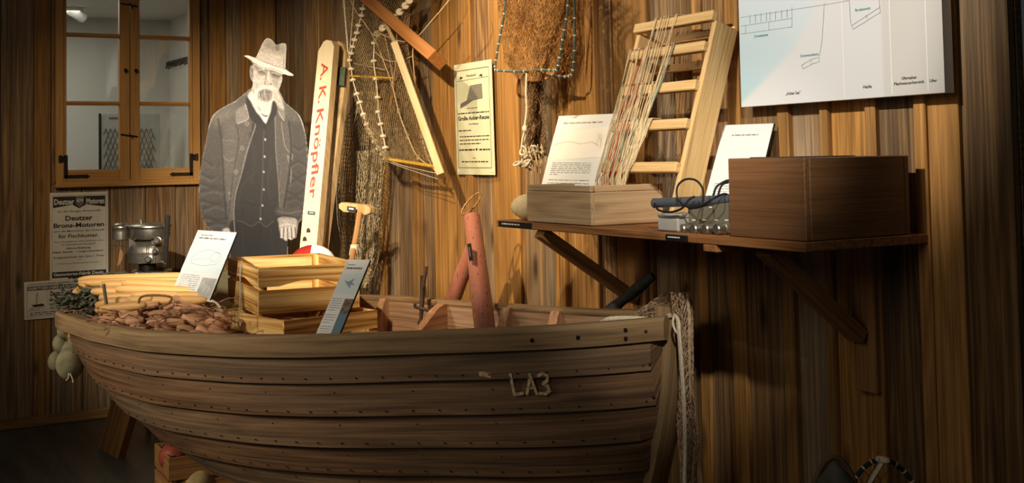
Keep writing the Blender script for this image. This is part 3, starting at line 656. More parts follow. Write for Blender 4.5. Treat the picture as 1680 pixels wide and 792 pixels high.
for q_ in (('„Hoher See"', 1290, 1314, 156), ('Halde', 1417, 1431, 145), ('Ufernaher', 1480, 1505, 131), ('Flachwasserbereich', 1468, 1517, 140), ('Ufer', 1526, 1538, 135)): mb = MB(); ctext(mb, *q_, 5, .01); mb.build('zone_name', M_INK, ch)
for x in (1384, 1462, 1521): mb = MB(); u, _ = bu(x, 100); P.rect(mb, u, .3, u+.004, .995, .0014); mb.build('zone_divider', M_WHITE, ch)
# ---------------------------------------------------------------- shelf and its braces
SX0, SX1, SY, SZ = 3.375, 4.752, -.406, 1.167
sh = thing('wall_shelf', 'rough brown plank shelf carrying boxes under the chart', 'shelf', ((SX0+SX1)/2, SY/2, SZ-.02))
mb = MB(); mb.box((SX1-SX0, .205, .022), T((SX0+SX1)/2, SY+.103, SZ-.011)); mb.box((SX1-SX0-.004, .196, .022), T((SX0+SX1)/2, -.106, SZ-.0112)); mb.build('shelf_board', M_SHELF, sh)
def brace(px_front, top, bot, name_w=.045):
    pass
mb = MB(); bx = 4.43; mb.box((.05, .40, .018), T(bx, -.205, SZ-.031)); mb.build('cleat', M_SHELF, sh)
A = V(bx+.0, -.36, SZ-.045); ya, zb = -.05, float(pY(1410, 548, -.03)[2])
bX = float(pY(1413, 560, -.03)[0])
mb = MB(); beam(mb, (bX, -.335, SZ-.03), (bX, -.04, float(pY(1413, 552, -.04)[2])), .035, .05, up=(1, 0, 0)); mb.build('diagonal_brace', M_BRACE, sh)
mb = MB(); zt = float(pY(1415, 640, -.02)[2]); mb.box((.075, .028, SZ-.02-zt), T(bX+.008, -.016, (SZ-.02+zt)/2)); mb.build('wall_batten', M_BRACE, sh)
bX2 = float(pY(1045, 490, -.03)[0]); mb = MB(); beam(mb, (bX2, -.385, SZ-.03), (bX2, -.04, float(pY(1040, 490, -.04)[2])), .035, .045, up=(1, 0, 0)); mb.build('diagonal_brace', M_BRACE, sh)
mb = MB(); zt = float(pY(1050, 505, -.02)[2]); mb.box((.07, .028, SZ-.02-zt), T(bX2+.008, -.016, (SZ-.02+zt)/2)); mb.build('wall_batten', M_BRACE, sh)
mb = MB(); a, b = pY(818, 368, SY-.001), pY(872, 376, SY-.001); mb.box((b[0]-a[0], .002, .018), T((a[0]+b[0])/2, SY-.001, SZ-.011)); mb.build('name_strip', M_BLACK, sh); mb = MB(); c = pY(1110, 385, SY-.001)[0]; mb.box((.09, .002, .015), T(c, SY-.001, SZ-.012)); mb.build('name_strip', M_BLACK, sh)
Pn = Panel((a[0], SY-.0022, SZ-.004), (b[0], SY-.0022, SZ-.004), (a[0], SY-.0022, SZ-.018)); mb = MB(); Pn.lines(mb, .12, .3, .8, .3, 1, .28, .8)
Pn = Panel((c-.045, SY-.0022, SZ-.004), (c+.045, SY-.0022, SZ-.004), (c-.045, SY-.0022, SZ-.018)); Pn.lines(mb, .12, .35, .8, .35, 1, .25, .8); mb.build('name_strip_print', M_WHITE, sh)
# short brace notch blocks in the wall
# ---------------------------------------------------------------- boxes on the shelf
def open_box(t_, x0, x1, y0, y1, z0, h, th, mat, front='front_board', split=0):
    for nm, sz, c in ((front, (x1-x0, th, h), ((x0+x1)/2, y0+th/2, z0+h/2)), ('back_board', (x1-x0, th, h), ((x0+x1)/2, y1-th/2, z0+h/2)), ('end_board', (th, y1-y0-2*th, h), (x0+th/2, (y0+y1)/2, z0+h/2)), ('end_board', (th, y1-y0-2*th, h), (x1-th/2, (y0+y1)/2, z0+h/2)), ('bottom_board', (x1-x0-2*th, y1-y0-2*th, th), ((x0+x1)/2, (y0+y1)/2, z0+th/2))):
        mb = MB()
        if split and sz[2] == h and nm != 'back_board':
            mb.box((sz[0], sz[1], h*.84-.002), T(c[0], c[1], z0+h*.42)); mb.box((sz[0]*.985, sz[1]*.985, h*.16), T(c[0], c[1], z0+h*.92))
        else: mb.box(sz, T(*c))
        mb.build(nm, mat, t_)
dx = thing('line_box', 'pale worn open wooden box at the left of the shelf', 'box', (3.75, -.27, SZ)); open_box(dx, 3.565, 3.918, -.403, -.150, SZ+.001, .113, .014, M_PALE, 'front_board', 1)
bb = thing('wooden_chest', 'dark brown open wooden box at the right end of the shelf', 'box', (4.63, -.23, SZ)); open_box(bb, 4.495, 4.768-.02, -.396, -.066, SZ+.001, .184, .016, M_DBOX)
mb = MB(); mb.box((.2, .012, .012), T(4.62, -.04, SZ+.192)); 
mb = MB(); mb.box((.21, .30, .010), T(4.615, -.225, SZ+.168)); mb.box((.05, .3, .012), T(4.56, -.215, SZ+.181), tone=.1); mb.build('inner_tray', M_BLACK, bb)
# rack with snoods
rk = thing('line_rack', 'leaning wooden rack strung with pale and red fishing lines', 'rack', (3.92, -.25, SZ+.02))
RY0, RY1, RZ0, RZ1 = -.275, -.095, SZ+.016, 1.742
def rkp(x, f, o=0): # point on the front face; f 0 bottom..1 top; o toward the viewer
    dy, dz = RY1-RY0, RZ1-RZ0; l = math.hypot(dy, dz); return V(x, RY0+dy*f-o*dz/l, RZ0+dz*f+o*dy/l)
dirv = (rkp(0, 1)-rkp(0, 0)).normalized(); nrm = V(0, -dirv.z, dirv.y); LR = (rkp(0, 1)-rkp(0, 0)).length
for x in (3.738, 4.098):
    mb = MB(); M = frame(rkp(x, .5, -.045), (1, 0, 0), nrm, dirv); mb.box((.018, .085, LR), M, bev=.003); mb.build('side_rail', M_RACK, rk)
fr_ = []
for (py_, x_) in ((35, 1120), (86, 1090), (147, 1075), (207, 1070), (276, 1070)):
    z = float(pY(x_, py_, -.18)[2]); 
    for _ in range(4): f = (z-RZ0)/(RZ1-RZ0); y = RY0+(RY1-RY0)*f; z = float(pY(x_, py_, y-.01)[2])
    fr_.append(f)
for i, f in enumerate(fr_):
    mb = MB(); M = frame(rkp(3.918, f, .004), (1, 0, 0), nrm, dirv); mb.box((.362 if i else .375, .022, .030), M@rotm('Z', 0), bev=.003); mb.build('rung', M_RACK, rk)
for f in (fr_[0]-.02, fr_[0]-.18):
    mb = MB(); M = frame(rkp(3.918, f, -.085), (1, 0, 0), nrm, dirv); mb.box((.36, .014, .024), M); mb.build('rear_slat', M_RACK, rk)
groups = [('pale_lines', M_TWINE, 62), ('red_lines', plain('red_twine', srgb(168, 52, 34), .9, .1), 5), ('green_lines', plain('green_twine', srgb(130, 142, 118), .9, .1), 10)]
def snood(mb, x0, x1, ftop, r=.0013):
    pts = []; fb = fr_[4]-.03-random.random()*.05; N = 16; ph = random.uniform(0, 6)
    for i in range(N+1):
        q = i/N; f = ftop+(fb-ftop)*q; x = x0+(x1-x0)*q**1.15+.0025*math.sin(q*6+ph)
        o = .018+.004*abs(math.sin(q*PI*2.5+ph)); pts.append(rkp(x, f, o))
    xe = min(3.89, x1+.03); pts.append(rkp(min(3.89, x1+.01), .16, .02)); pts.append(rkp(xe, .10, .03)); pts.insert(0, rkp(x0, ftop+.012, -.008)); mb.tube(pts, r, 4)
for nm, mt, cnt in groups:
    mb = MB()
    for i in range(cnt):
        q = random.random(); lvl = random.choice((0, 1, 1, 2, 2, 3, 3)); xl = [3.83, 3.75, 3.745, 3.742, 3.742][lvl]; xr = [3.965, 3.975, 3.96, 3.95, 3.95][lvl]
        x0 = xl+(xr-xl)*q; x1 = min(3.885, x0-.02+random.uniform(-.035, .015)); x1 = max(3.735, x1); snood(mb, x0, x1, fr_[lvl]+.03)
    o = mb.build(nm, mt, rk); o['kind'] = 'stuff'
# text signs on the shelf
def sign(name, label, TL, TR, BL, draw, th=.006, ext=0.):
    P = Panel(TL, TR, BL); s = thing(name, label, 'sign', P.pt(.5, 1)); P.board(th).build('sign_board', M_BLACK, s)
    mb = MB(); P.rect(mb, 0.003, 0.003, .997, .997, .0006); mb.build('sign_face', M_SIGNF, s); draw(P, s); return s
def d3(P, s):
    mb = MB(); P.poly(mb, [(.0, .25), (1, .16), (1, .56), (0, .62)], .001); mb.build('picture', plain('print_cream', srgb(226, 220, 208), .5, .03, 6), s)
    mb = MB(); P.lines(mb, .12, .10, .78, .10, 1, .02, 1); P.line(mb, [(.06, .40), (.3, .36), (.5, .40), (.68, .37), (.8, .42)], .002, .0014)
    for i in range(14): P.line(mb, [(.72+.15*random.random(), .25+.25*random.random()), (.72+.18*random.random(), .25+.25*random.random())], .0006, .0014)
    mb.build('heading', plain('print_tan', srgb(190, 172, 148), .6, .05), s)
    mb = MB(); P.lines(mb, .10, .64, .78, .79, 7, .009, .2); P.lines(mb, .10, .86, .78, .90, 2, .009, 1); P.lines(mb, .13, .95, .7, .95, 1, .009, 1); mb.build('paragraphs', M_GINK, s)
yt = -.20; sign('info_sign', 'white text sign leaning between the pale box and the line rack', pz(917, 190, 4.62), pz(1014, 186, 4.36), pz(886, 312, 4.40), d3)
def d4(P, s):
    mb = MB(); P.lines(mb, .22, .13, .75, .13, 1, .018, 1); mb.build('heading', M_LINK, s); mb = MB(); P.lines(mb, .12, .74, .9, .96, 8, .008); mb.build('paragraphs', M_GINK, s)
sign('info_sign', 'white text sign leaning behind the echo sounder beside the dark box', pz(1188, 205, 3.86), pz(1270, 202, 3.70), pz(1154, 335, 3.76), d4)
# echo sounder set
M_KH = plain('khaki_metal', srgb(112, 106, 88), .45, .05); M_GR = plain('grey_casing', srgb(172, 168, 160), .5, .04)
def cw(px0, px1, py0, py1, Yf, depth): # box given by its front face in pixels
    a, b = pY(px0, py1, Yf), pY(px1, py1, Yf); c = pY(px0, py0, Yf); return a[0], b[0], SZ+.001, float(c[2])
x0, x1, z0, z1 = cw(1128, 1200, 330, 384, -.36, .1); x1 = 4.49
es = thing('echo_sounder', 'khaki instrument with four silver knobs beside the dark box', 'instrument', ((x0+x1)/2, -.29, SZ))
mb = MB(); mb.box((x1-x0, .14, z1-z0), T((x0+x1)/2, -.29, (z0+z1)/2), bev=.004); mb.build('casing', M_KH, es)
mb = MB(); mb.box((x1-x0-.006, .13, .006), T((x0+x1)/2, -.29, z1+.003)); mb.build('top_cover', M_GR, es)
for px_ in (1132, 1151, 1170, 1189):
    q = pY(px_, 375, -.36); M = frame((q[0], -.36, q[2]), (1, 0, 0), (0, 0, 1), (0, -1, 0)); mb = MB(); mb.lathe([(.012, 0), (.015, .002), (.015, .004), (.0135, .005), (.0135, .026), (.011, .029), (.002, .029)], M, 18); k = mb.build('knob', M_ALU, es, smooth=30)
for px_, y_ in ((1138, 361), (1156, 361), (1175, 361), (1192, 361), (1166, 340)): mb = MB(); q = pY(px_, y_, -.3605); mb.box((.013, .001, .003), T(*q)); mb.build('dial_mark', M_WHITE, es)
q = pY(1078, 350, -.395); q1 = pY(1103, 350, -.395); jb = thing('junction_box', 'small grey plastic box at the shelf edge beside the pale box', 'box', ((q[0]+q1[0])/2+.01, -.35, SZ))
h_ = float(q[2])-SZ; xa = float(q[0]); mb = MB(); xb = xa+.085; mb.box((xb-xa, .08, h_*.76), T((xa+xb)/2, -.355, SZ+.001+h_*.38), bev=.004); mb.build('box_body', M_GR, jb)
mb = MB(); mb.box((xb-xa+.001, .081, h_*.22), T((xa+xb)/2, -.355, SZ+h_*.89), bev=.004); mb.build('lid', M_GR, jb)
# black pipe with looping cables
A = V(pY(1073, 333, -.385)); B = V(pY(1206, 327, -.345)); pp = thing('sonar_pipe', 'dark grey pipe lying across the echo sounder with cable loops', 'pipe', (A+B)/2)
mb = MB(); n = 18; d_ = (B-A).normalized(); r = .0125; mb.tube([A, B], r, n, caps=False); 
M = ax_mat(A, B); mb.lathe([(r, 0), (r*1.05, .001), (r*1.05, .006), (r, .008)], M, n); mb.lathe([(.0095, 0.0), (.0095, .05), (.002, .05)], M, n); mb.build('pipe_body', plain('grey_pipe', srgb(78, 80, 84), .4, .06), pp, smooth=30)
mb = MB(); mb.lathe([(.0098, -.0005), (.0098, .0005)], M, n); mb.build('pipe_mouth', M_BLACK, pp)
def cable(pts, r=.0028): # pts (px,py,Y)
    P_ = [V(pY(*p)) for p in pts]; out = []
    for i in range(len(P_)-1): # catmull-rom
        p0, p1, p2, p3 = P_[max(i-1, 0)], P_[i], P_[i+1], P_[min(i+2, len(P_)-1)]
        for k in range(6):
            t_ = k/6; out.append(.5*((2*p1)+(p2-p0)*t_+(2*p0-5*p1+4*p2-p3)*t_*t_+(3*p1-p0-3*p2+p3)*t_**3))
    out.append(P_[-1]); mb = MB(); mb.tube(out, r, 7); return mb
cable([(1120, 335, -.40), (1111, 325, -.395), (1112, 305, -.39), (1125, 294, -.38), (1142, 296, -.38), (1153, 310, -.385), (1153, 330, -.40), (1146, 340, -.41), (1130, 340, -.41), (1118, 334, -.40)]).build('cable', M_BLACK, pp, smooth=True)
cable([(1074, 334, -.40), (1080, 344, -.41), (1098, 348, -.41), (1118, 342, -.41), (1130, 328, -.40), (1140, 322, -.39)]).build('cable', M_BLACK, pp, smooth=True)
cable([(1130, 340, -.41), (1150, 338, -.41), (1170, 326, -.40), (1188, 318, -.36), (1198, 322, -.34)]).build('cable', M_BLACK, pp, smooth=True)
cable([(1170, 322, -.36), (1176, 306, -.33), (1190, 297, -.31), (1200, 295, -.28)]).build('cable', M_BLACK, pp, smooth=True)
cable([(1178, 321, -.36), (1184, 304, -.33), (1194, 299, -.31), (1201, 298, -.28)]).build('cable', M_BLACK, pp, smooth=True)
# cloth bag behind the drawer
q = pY(858, 345, -.36); mb = MB(); mb.ellipsoid((q[0]+.03, -.35, SZ+.042), (.085, .05, .042), bump=.06); tag(mb.build('cloth_bag', plain('cream_cloth', srgb(226, 204, 158), .9, .08, 40, bs=.5), smooth=True), 'round cream cloth bag at the left end of the shelf', 'bag')
# ---------------------------------------------------------------- life-size photograph of a fisherman on board
def cr(pts, n=6, closed=False): # catmull-rom in n dims
    P_ = [np.array(p, float) for p in pts]; m = len(P_); out = []
    for i in range(m if closed else m-1):
        g_ = (lambda k: P_[k % m]) if closed else (lambda k: P_[min(max(k, 0), m-1)])
        p0, p1, p2, p3 = g_(i-1), g_(i), g_(i+1), g_(i+2)
        for k in range(n):
            t_ = k/n; out.append(.5*((2*p1)+(p2-p0)*t_+(2*p0-5*p1+4*p2-p3)*t_*t_+(3*p1-p0-3*p2+p3)*t_**3))
    if not closed: out.append(P_[-1])
    return out
OUT = [(400, 91.7), (408, 91), (419, 94.5), (423, 88), (428, 76.5), (433, 67), (438.7, 62.8), (446, 65), (451, 71), (455, 73.7), (459, 71.5), (464, 70.8), (469, 72), (470.5, 79), (469.5, 92), (468.5, 108), (471, 115), (482, 122.6), (480, 124.5), (474, 124), (464, 121.5), (463.5, 130), (460, 142), (458, 148), (463, 158), (468, 168), (480, 178), (492, 190), (498, 205), (503, 228), (506, 262), (504, 300), (500, 330), (496, 358), (490, 366), (488, 380), (486, 390), (482, 391), (478, 394), (474, 392), (472, 395), (473, 430), (472, 560), (470, 700), (474, 775), (425, 777), (422, 700), (418, 560), (412, 600), (404, 700), (398, 776), (352, 774), (362, 700), (372, 560), (378, 440), (377, 392), (368, 384), (352, 379), (340, 373), (332, 356), (328, 335), (326.5, 312), (328, 285), (333, 255), (338, 232), (343, 205), (350, 188), (366, 176), (385, 166), (398, 156), (407, 148), (413, 144), (415, 135), (411.5, 130), (409.5, 118), (411, 108), (415, 106), (412, 100), (406, 95)]
gx0, gy0, gw, gh = 322, 56, 190, 372
ssq = 2; Wc_, Hc_ = gw*ssq, gh*ssq
YY, XX = np.mgrid[0:Hc_, 0:Wc_]; XX = gx0+(XX+.5)/ssq; YY = gy0+(YY+.5)/ssq
def inpoly(pts, X, Y):
    ins = np.zeros(X.shape, bool); n = len(pts)
    for i in range(n):
        x0, y0 = pts[i]; x1, y1 = pts[(i+1) % n]
        if y0 == y1: continue
        c = ((y0 > Y) != (y1 > Y)) & (X < (x1-x0)*(Y-y0)/(y1-y0)+x0); ins ^= c
    return ins
def blur(a, s):
    if s <= 0: return a
    r = int(3*s)+1; k = np.exp(-.5*(np.arange(-r, r+1)/s)**2); k /= k.sum()
    a = np.apply_along_axis(lambda v: np.convolve(np.pad(v, r, 'edge'), k, 'valid'), 0, a); return np.apply_along_axis(lambda v: np.convolve(np.pad(v, r, 'edge'), k, 'valid'), 1, a)
cv = np.full((Hc_, Wc_), .40)
def fill(pts, val, soft=.6, sm=True, a=1.):
    global cv
    pp_ = cr(pts, 5, True) if sm else pts; m = blur(inpoly(pp_, XX, YY).astype(float), soft*ssq)*a; cv = cv*(1-m)+val*m
def strk(pts, w, val, soft=.5, a=1.):
    global cv
    q = np.array(cr(pts, 6)); d = np.full(cv.shape, 1e9); x0, y0 = q.min(0)-w*2-4; x1, y1 = q.max(0)+w*2+4
    i0, i1 = max(0, int((y0-gy0)*ssq)), min(Hc_, int((y1-gy0)*ssq)+1); j0, j1 = max(0, int((x0-gx0)*ssq)), min(Wc_, int((x1-gx0)*ssq)+1)
    if i0 >= i1 or j0 >= j1: return
    X, Y = XX[i0:i1, j0:j1], YY[i0:i1, j0:j1]; d = np.full(X.shape, 1e9)
    for k in range(len(q)-1):
        ax, ay = q[k]; bx_, by_ = q[k+1]; L2 = (bx_-ax)**2+(by_-ay)**2+1e-9; t_ = np.clip(((X-ax)*(bx_-ax)+(Y-ay)*(by_-ay))/L2, 0, 1)
        d = np.minimum(d, np.hypot(X-ax-t_*(bx_-ax), Y-ay-t_*(by_-ay)))
    m = np.clip((w/2-d)/max(soft, .1)+.5, 0, 1)*a; cv[i0:i1, j0:j1] = cv[i0:i1, j0:j1]*(1-m)+val*m
def dot(x, y, rx, ry, val, soft=.8, a=1.): fill([(x+rx*math.cos(t_), y+ry*math.sin(t_)) for t_ in np.arange(0, 2*PI, PI/6)], val, soft, False, a)
# jacket body and sleeves
fill([(327, 300), (334, 240), (350, 188), (400, 158), (470, 168), (496, 195), (506, 262), (500, 340), (490, 366), (455, 366), (390, 385), (335, 380)], .36, 1.5)
fill([(329, 300), (334, 250), (343, 210), (356, 190), (366, 215), (368, 260), (366, 300), (372, 345), (372, 380), (338, 376), (328, 330)], .29, 3)
fill([(470, 175), (492, 192), (503, 230), (505, 262), (501, 320), (494, 360), (470, 350), (474, 300), (478, 250), (476, 210)], .25, 3)
fill([(372, 200), (392, 205), (398, 240), (392, 280), (386, 320), (386, 360), (376, 350), (370, 300), (368, 240)], .38, 3)
fill([(456, 190), (470, 200), (474, 240), (470, 290), (460, 330), (457, 290), (453, 240)], .33, 3)
fill([(350, 190), (366, 180), (388, 172), (384, 190), (364, 200), (352, 212)], .46, 4, a=.7); fill([(470, 172), (486, 184), (492, 200), (480, 200), (470, 190)], .42, 3, a=.6)
rs = np.random.RandomState(3)
for (y, x0, x1, dy) in ((284, 330, 362, 8), (300, 329, 366, 6), (314, 330, 368, -4), (328, 331, 370, 5), (342, 334, 372, -6), (356, 337, 372, 4), (368, 342, 370, -3), (262, 336, 358, 9)):
    strk([(x0, y), ((x0+x1)/2, y+dy), (x1, y+dy*.9)], 4.5, .20, 4, .55); strk([(x0+2, y+5), ((x0+x1)/2, y+dy+5), (x1-3, y+dy*.3+5)], 3, .44, 3.5, .45)
for (y, x0, x1, dy) in ((270, 478, 504, -6), (286, 476, 503, 5), (300, 474, 502, -5), (314, 472, 501, 6), (328, 470, 499, -4), (344, 466, 497, 5), (240, 482, 503, 5)):
    strk([(x0, y), ((x0+x1)/2, y+dy), (x1, y-dy*.5)], 4, .16, 3.5, .55); strk([(x0+1, y+5), ((x0+x1)/2, y+dy+5), (x1-2, y-dy*.5+5)], 2.5, .38, 3, .4)
# trousers, waistcoat
fill([(384, 360), (460, 345), (474, 380), (474, 428), (376, 428), (378, 390)], .13, 1.2); strk([(428, 372), (424, 400), (422, 428)], 2, .06, 1); strk([(398, 372), (400, 428)], 3, .20, 2.5, .6); strk([(444, 372), (450, 428)], 3, .18, 2.5, .6)
fill([(403, 166), (414, 200), (408, 246), (396, 287), (386, 318), (384, 345), (388, 362), (398, 364), (413, 371), (426, 364), (437, 372), (449, 362), (459, 348), (457, 296), (452, 250), (451, 211), (447, 170), (438, 186), (424, 186)], .17, .8)
strk([(390, 340), (396, 310), (410, 290)], 4, .24, 3, .6); strk([(445, 330), (440, 300), (446, 260)], 4, .24, 3, .6); strk([(412, 220), (418, 260), (412, 300)], 6, .22, 4, .6); strk([(398, 330), (424, 336), (450, 328)], 2, .10, 1.5, .7)
strk([(388, 362), (398, 364), (413, 371), (426, 364), (437, 372), (449, 362)], 1.1, .36, .6)
strk([(434, 203), (432, 250), (431, 300), (428, 340), (427, 362)], 1.4, .34, .8)
for (x, y) in ((435.5, 229), (434.5, 257), (433, 282), (433, 311), (431, 337), (428, 359)): dot(x, y, 1.7, 2.1, .78, .5); 
for (x, y) in ((407, 282), (416, 301), (412, 330)): dot(x, y, 1, 1, .36, .5)
# jacket edges, lapels, collar
strk([(414, 182), (419.5, 203), (413, 226), (404, 254), (396, 287), (387, 318), (384, 350), (386, 385)], 1.6, .56, .8); strk([(403, 168), (411, 186), (417, 202)], 5, .30, 2)
fill([(389, 180), (405, 172), (408, 190), (405, 197), (390, 203), (387, 192)], .52, .8); strk([(389, 203), (405, 197), (408, 189), (402, 170)], 1.2, .70, .6)
strk([(388, 204), (392, 230), (386, 270), (380, 310), (376, 350)], 2, .24, 1.5, .7)
fill([(460, 168), (466, 176), (468, 190), (466, 198), (458, 188), (455, 172)], .50, .8); strk([(466, 198), (460, 188), (452, 176)], 1, .72, .6)
strk([(451, 172), (452, 212), (453, 250), (457, 296), (459, 340)], 1.3, .50, .8); strk([(462, 200), (468, 240), (480, 254), (478, 262), (472, 256), (478, 280), (477, 300)], 1.2, .55, 1)
for (x, y) in ((405.5, 203), (397.5, 243.5), (387, 282)): dot(x, y, 3.2, 3.6, .66, .5); dot(x, y, 2.1, 2.5, .30, .4); dot(x, y, .9, .9, .6, .4)
dot(376.5, 317, 2, 3, .5, .7); dot(377, 326, 1.6, 2, .5, .7)
strk([(366, 228), (367, 256), (376, 264), (382, 262)], 1.2, .52, .9); strk([(368, 230), (384, 232)], 1, .48, .9); strk([(455, 270), (462, 274), (458, 316), (464, 312)], 1, .5, .8, .7)
strk([(342, 210), (352, 188), (368, 176), (388, 166)], 1.6, .62, 1.2); strk([(470, 168), (490, 188), (500, 214)], 1.5, .70, 1)
strk([(358, 196), (364, 230), (366, 270), (368, 310), (372, 360)], 2.5, .18, 2, .8); strk([(474, 200), (478, 240), (474, 290), (466, 340)], 2.5, .12, 1.8, .9)
# head
fill([(415, 106), (440, 112), (464, 122), (462, 140), (457, 150), (452, 165), (440, 178), (424, 176), (414, 160), (413, 130)], .75, .8)
fill([(410, 112), (414, 108), (417, 118), (416, 128), (412, 131), (410, 122)], .60, .7); strk([(411, 112), (414.5, 117), (413, 126)], 1, .34, .6)
fill([(418, 107), (440, 112), (463, 120), (462, 126), (446, 122), (430, 117), (419, 113)], .56, 1.3)
fill([(424, 114), (436, 117), (436, 124), (428, 123), (423, 119)], .56, 1.5); fill([(446, 119), (460, 123), (457, 130), (449, 128), (445, 123)], .50, 1.5)
strk([(425, 119), (430, 118), (435, 121)], 1.0, .36, .6); strk([(447, 123), (452, 124), (458, 126)], 1.0, .34, .6); strk([(424, 115), (431, 114.5), (437, 118)], 1.2, .80, .6); strk([(446, 119.5), (453, 120), (460, 123)], 1.2, .74, .6)
strk([(441, 118), (441, 127), (442, 134)], 3.4, .86, 1.3); strk([(437, 124), (436, 131), (434, 136)], 1.6, .46, 1.3, .8); dot(441, 136, 3.4, 2, .76, 1); strk([(435, 138), (440, 139.5), (446, 138)], 1.4, .34, .8)
fill([(424, 126), (434, 126), (433, 136), (424, 138)], .80, 1.6); fill([(448, 130), (458, 131), (456, 142), (449, 140)], .66, 1.6); strk([(418, 118), (418, 140), (420, 150)], 3, .82, 2)
fill([(422, 148), (430, 141), (440, 139), (449, 142), (456, 150), (454, 164), (448, 172), (446, 184), (438, 190), (430, 186), (424, 172), (418, 160)], .86, 1)
fill([(426, 150), (434, 147), (445, 149), (448, 158), (442, 166), (432, 166), (424, 160)], .44, 1.6); strk([(428, 145), (438, 142), (447, 146), (452, 154)], 2.5, .84, 1, .9); strk([(428, 145), (422, 150), (417, 157)], 3, .90, 1)
for i in range(46):
    x = 418+38*rs.rand(); y = 146+22*rs.rand(); k = (x-437)*.16; strk([(x, y), (x+k*.5+rs.randn()*.5, y+5), (x+k*.2+rs.randn(), y+10+4*rs.rand())], .8, [.55, .98, .72, .95][i % 4], .5, .55)
fill([(448, 150), (457, 150), (464, 166), (466, 180), (458, 176), (452, 172)], .74, 1.5); fill([(411, 150), (418, 156), (424, 176), (430, 186), (424, 188), (416, 178), (406, 164)], .88, 1.4)
fill([(424, 184), (432, 190), (438, 192), (443, 186), (441, 194), (437, 204), (431, 197)], .97, .7)
fill([(404, 160), (411, 166), (420, 184), (430, 198), (437, 205), (436, 214), (424, 206), (410, 192)], .13, .8); fill([(448, 166), (454, 172), (455, 184), (448, 196), (438, 206), (437, 203), (444, 186)], .12, .7)
# hat
fill([(419, 96), (423, 86), (428, 76), (433, 67), (439, 62), (447, 65), (455, 74), (464, 70), (470, 73), (470, 90), (468, 112), (452, 108), (434, 101)], .76, .6)
fill([(437, 66), (446, 68), (455, 77), (464, 76), (467, 86), (452, 84), (436, 78)], .66, 2); fill([(452, 70), (456, 75), (459, 72), (457, 84), (453, 82)], .52, 1.2)
fill([(424, 84), (440, 88), (468, 96), (467.5, 112), (450, 108), (434, 101), (420, 95)], .83, .7); strk([(424, 83.5), (440, 87.5), (469, 95)], 1, .80, .5, .8); strk([(419, 96), (434, 101.5), (451, 108.5), (467, 113)], 1.1, .44, .6, .8); strk([(466, 96), (465.5, 112)], 1, .42, .5)
fill([(400, 91.5), (410, 91), (420, 96), (434, 102), (452, 109), (468, 114), (482, 122.8), (474, 124.5), (463, 121.5), (450, 116), (440, 114.5), (429, 112.5), (419, 106), (408, 97)], .96, .6); strk([(408, 96), (419, 104.5), (429, 110.5), (441, 112.5), (452, 114.5), (464, 120)], 1.6, .62, .9, .7); strk([(428, 76), (433, 67), (439, 63), (446, 66)], 1.2, .86, .6)
# hands and cuffs
fill([(456, 358), (470, 354), (485, 358), (488, 368), (486, 384), (483, 390), (478, 394), (470, 395), (463, 390), (459, 380), (457, 366)], .66, .8)
for (x0, y0, x1, y1) in ((463, 374, 462, 389), (469, 374, 469, 393), (475.5, 374, 476, 392), (481.5, 373, 482, 388)): strk([(x0, y0), (x1, y1)], 3.6, .80, 1); strk([(x0+3, y0), (x1+3.1, y1-1)], 1.1, .24, .6)
strk([(460, 371), (470, 368), (484, 370)], 3, .78, 1.6); fill([(452, 348), (466, 356), (490, 356), (494, 348), (492, 338), (470, 344), (456, 340)], .30, 1.5); strk([(456, 357), (470, 353.5), (489, 358)], 1.3, .10, .7)
strk([(456, 346), (474, 350), (494, 346)], 1.2, .5, .8, .7); fill([(366, 376), (375, 374), (378, 380), (374, 385), (367, 384)], .74, 1)
dot(430, 300, 30, 60, .12, 18, .15)
noi = rs.randn(*cv.shape); noi = blur(noi, 1.0); noi /= noi.std(); cv = cv*(1+.055*noi)
edge = inpoly(OUT, XX, YY).astype(float); e2 = blur(edge, 1.0); cv = np.where((e2 < .86) & (edge > 0), np.maximum(cv, .62), cv)
cv = np.clip(cv, .02, 1)
def sepia(v): v = .80*v**2.5; return (min(1, v*1.06+.009), min(1, v*.95+.0075), min(1, v*.83+.0068))
MZ = 6.0
man = thing('cutout_figure', 'life-size sepia photo cutout of a bearded fisherman in a felt hat', 'cutout', pH(420, 776, 0), None)
man['label'] = 'life-size sepia cutout of a bearded fisherman wearing a felt hat and jacket'
oc = cr(OUT, 3, True); mb = MB(); f_ = V(F0)*.012
a = [V(pz(x, y, MZ)) for x, y in oc]; zmin = min(p.z for p in a); a = [V(p.x, p.y, max(p.z, 0.001)) for p in a]; n = len(a)
mb.add(a+[p+f_ for p in a], [tuple(range(n))[::-1], tuple(range(n, 2*n))]+[(i, (i+1) % n, n+(i+1) % n, n+i) for i in range(n)]); mb.build('cutout_board', plain('print_dark', srgb(52, 47, 42), .6, .05), man)
vs, cols, idx, fs = [], [], {}, []
oca = np.array(oc); seg = np.roll(oca, -1, 0)-oca; sl2 = (seg**2).sum(1)+1e-9
step = 1.0; nx, ny = int(gw/step), int((gh-4)/step); cxs = gx0+(np.arange(nx)+.5)*step; cys = gy0+(np.arange(ny)+.5)*step
GX, GY = np.meshgrid(cxs, cys); ins = inpoly(oc, GX, GY)
cnt = {}
for j in range(ny):
    for i in range(nx):
        if ins[j, i]:
            f4 = []
            for (di, dj) in ((0, 0), (0, 1), (1, 1), (1, 0)):
                k = (i+di, j+dj)
                if k not in idx: idx[k] = len(vs); vs.append(k); cnt[k] = 0
                cnt[k] += 1; f4.append(idx[k])
            fs.append(tuple(f4))
P3 = []
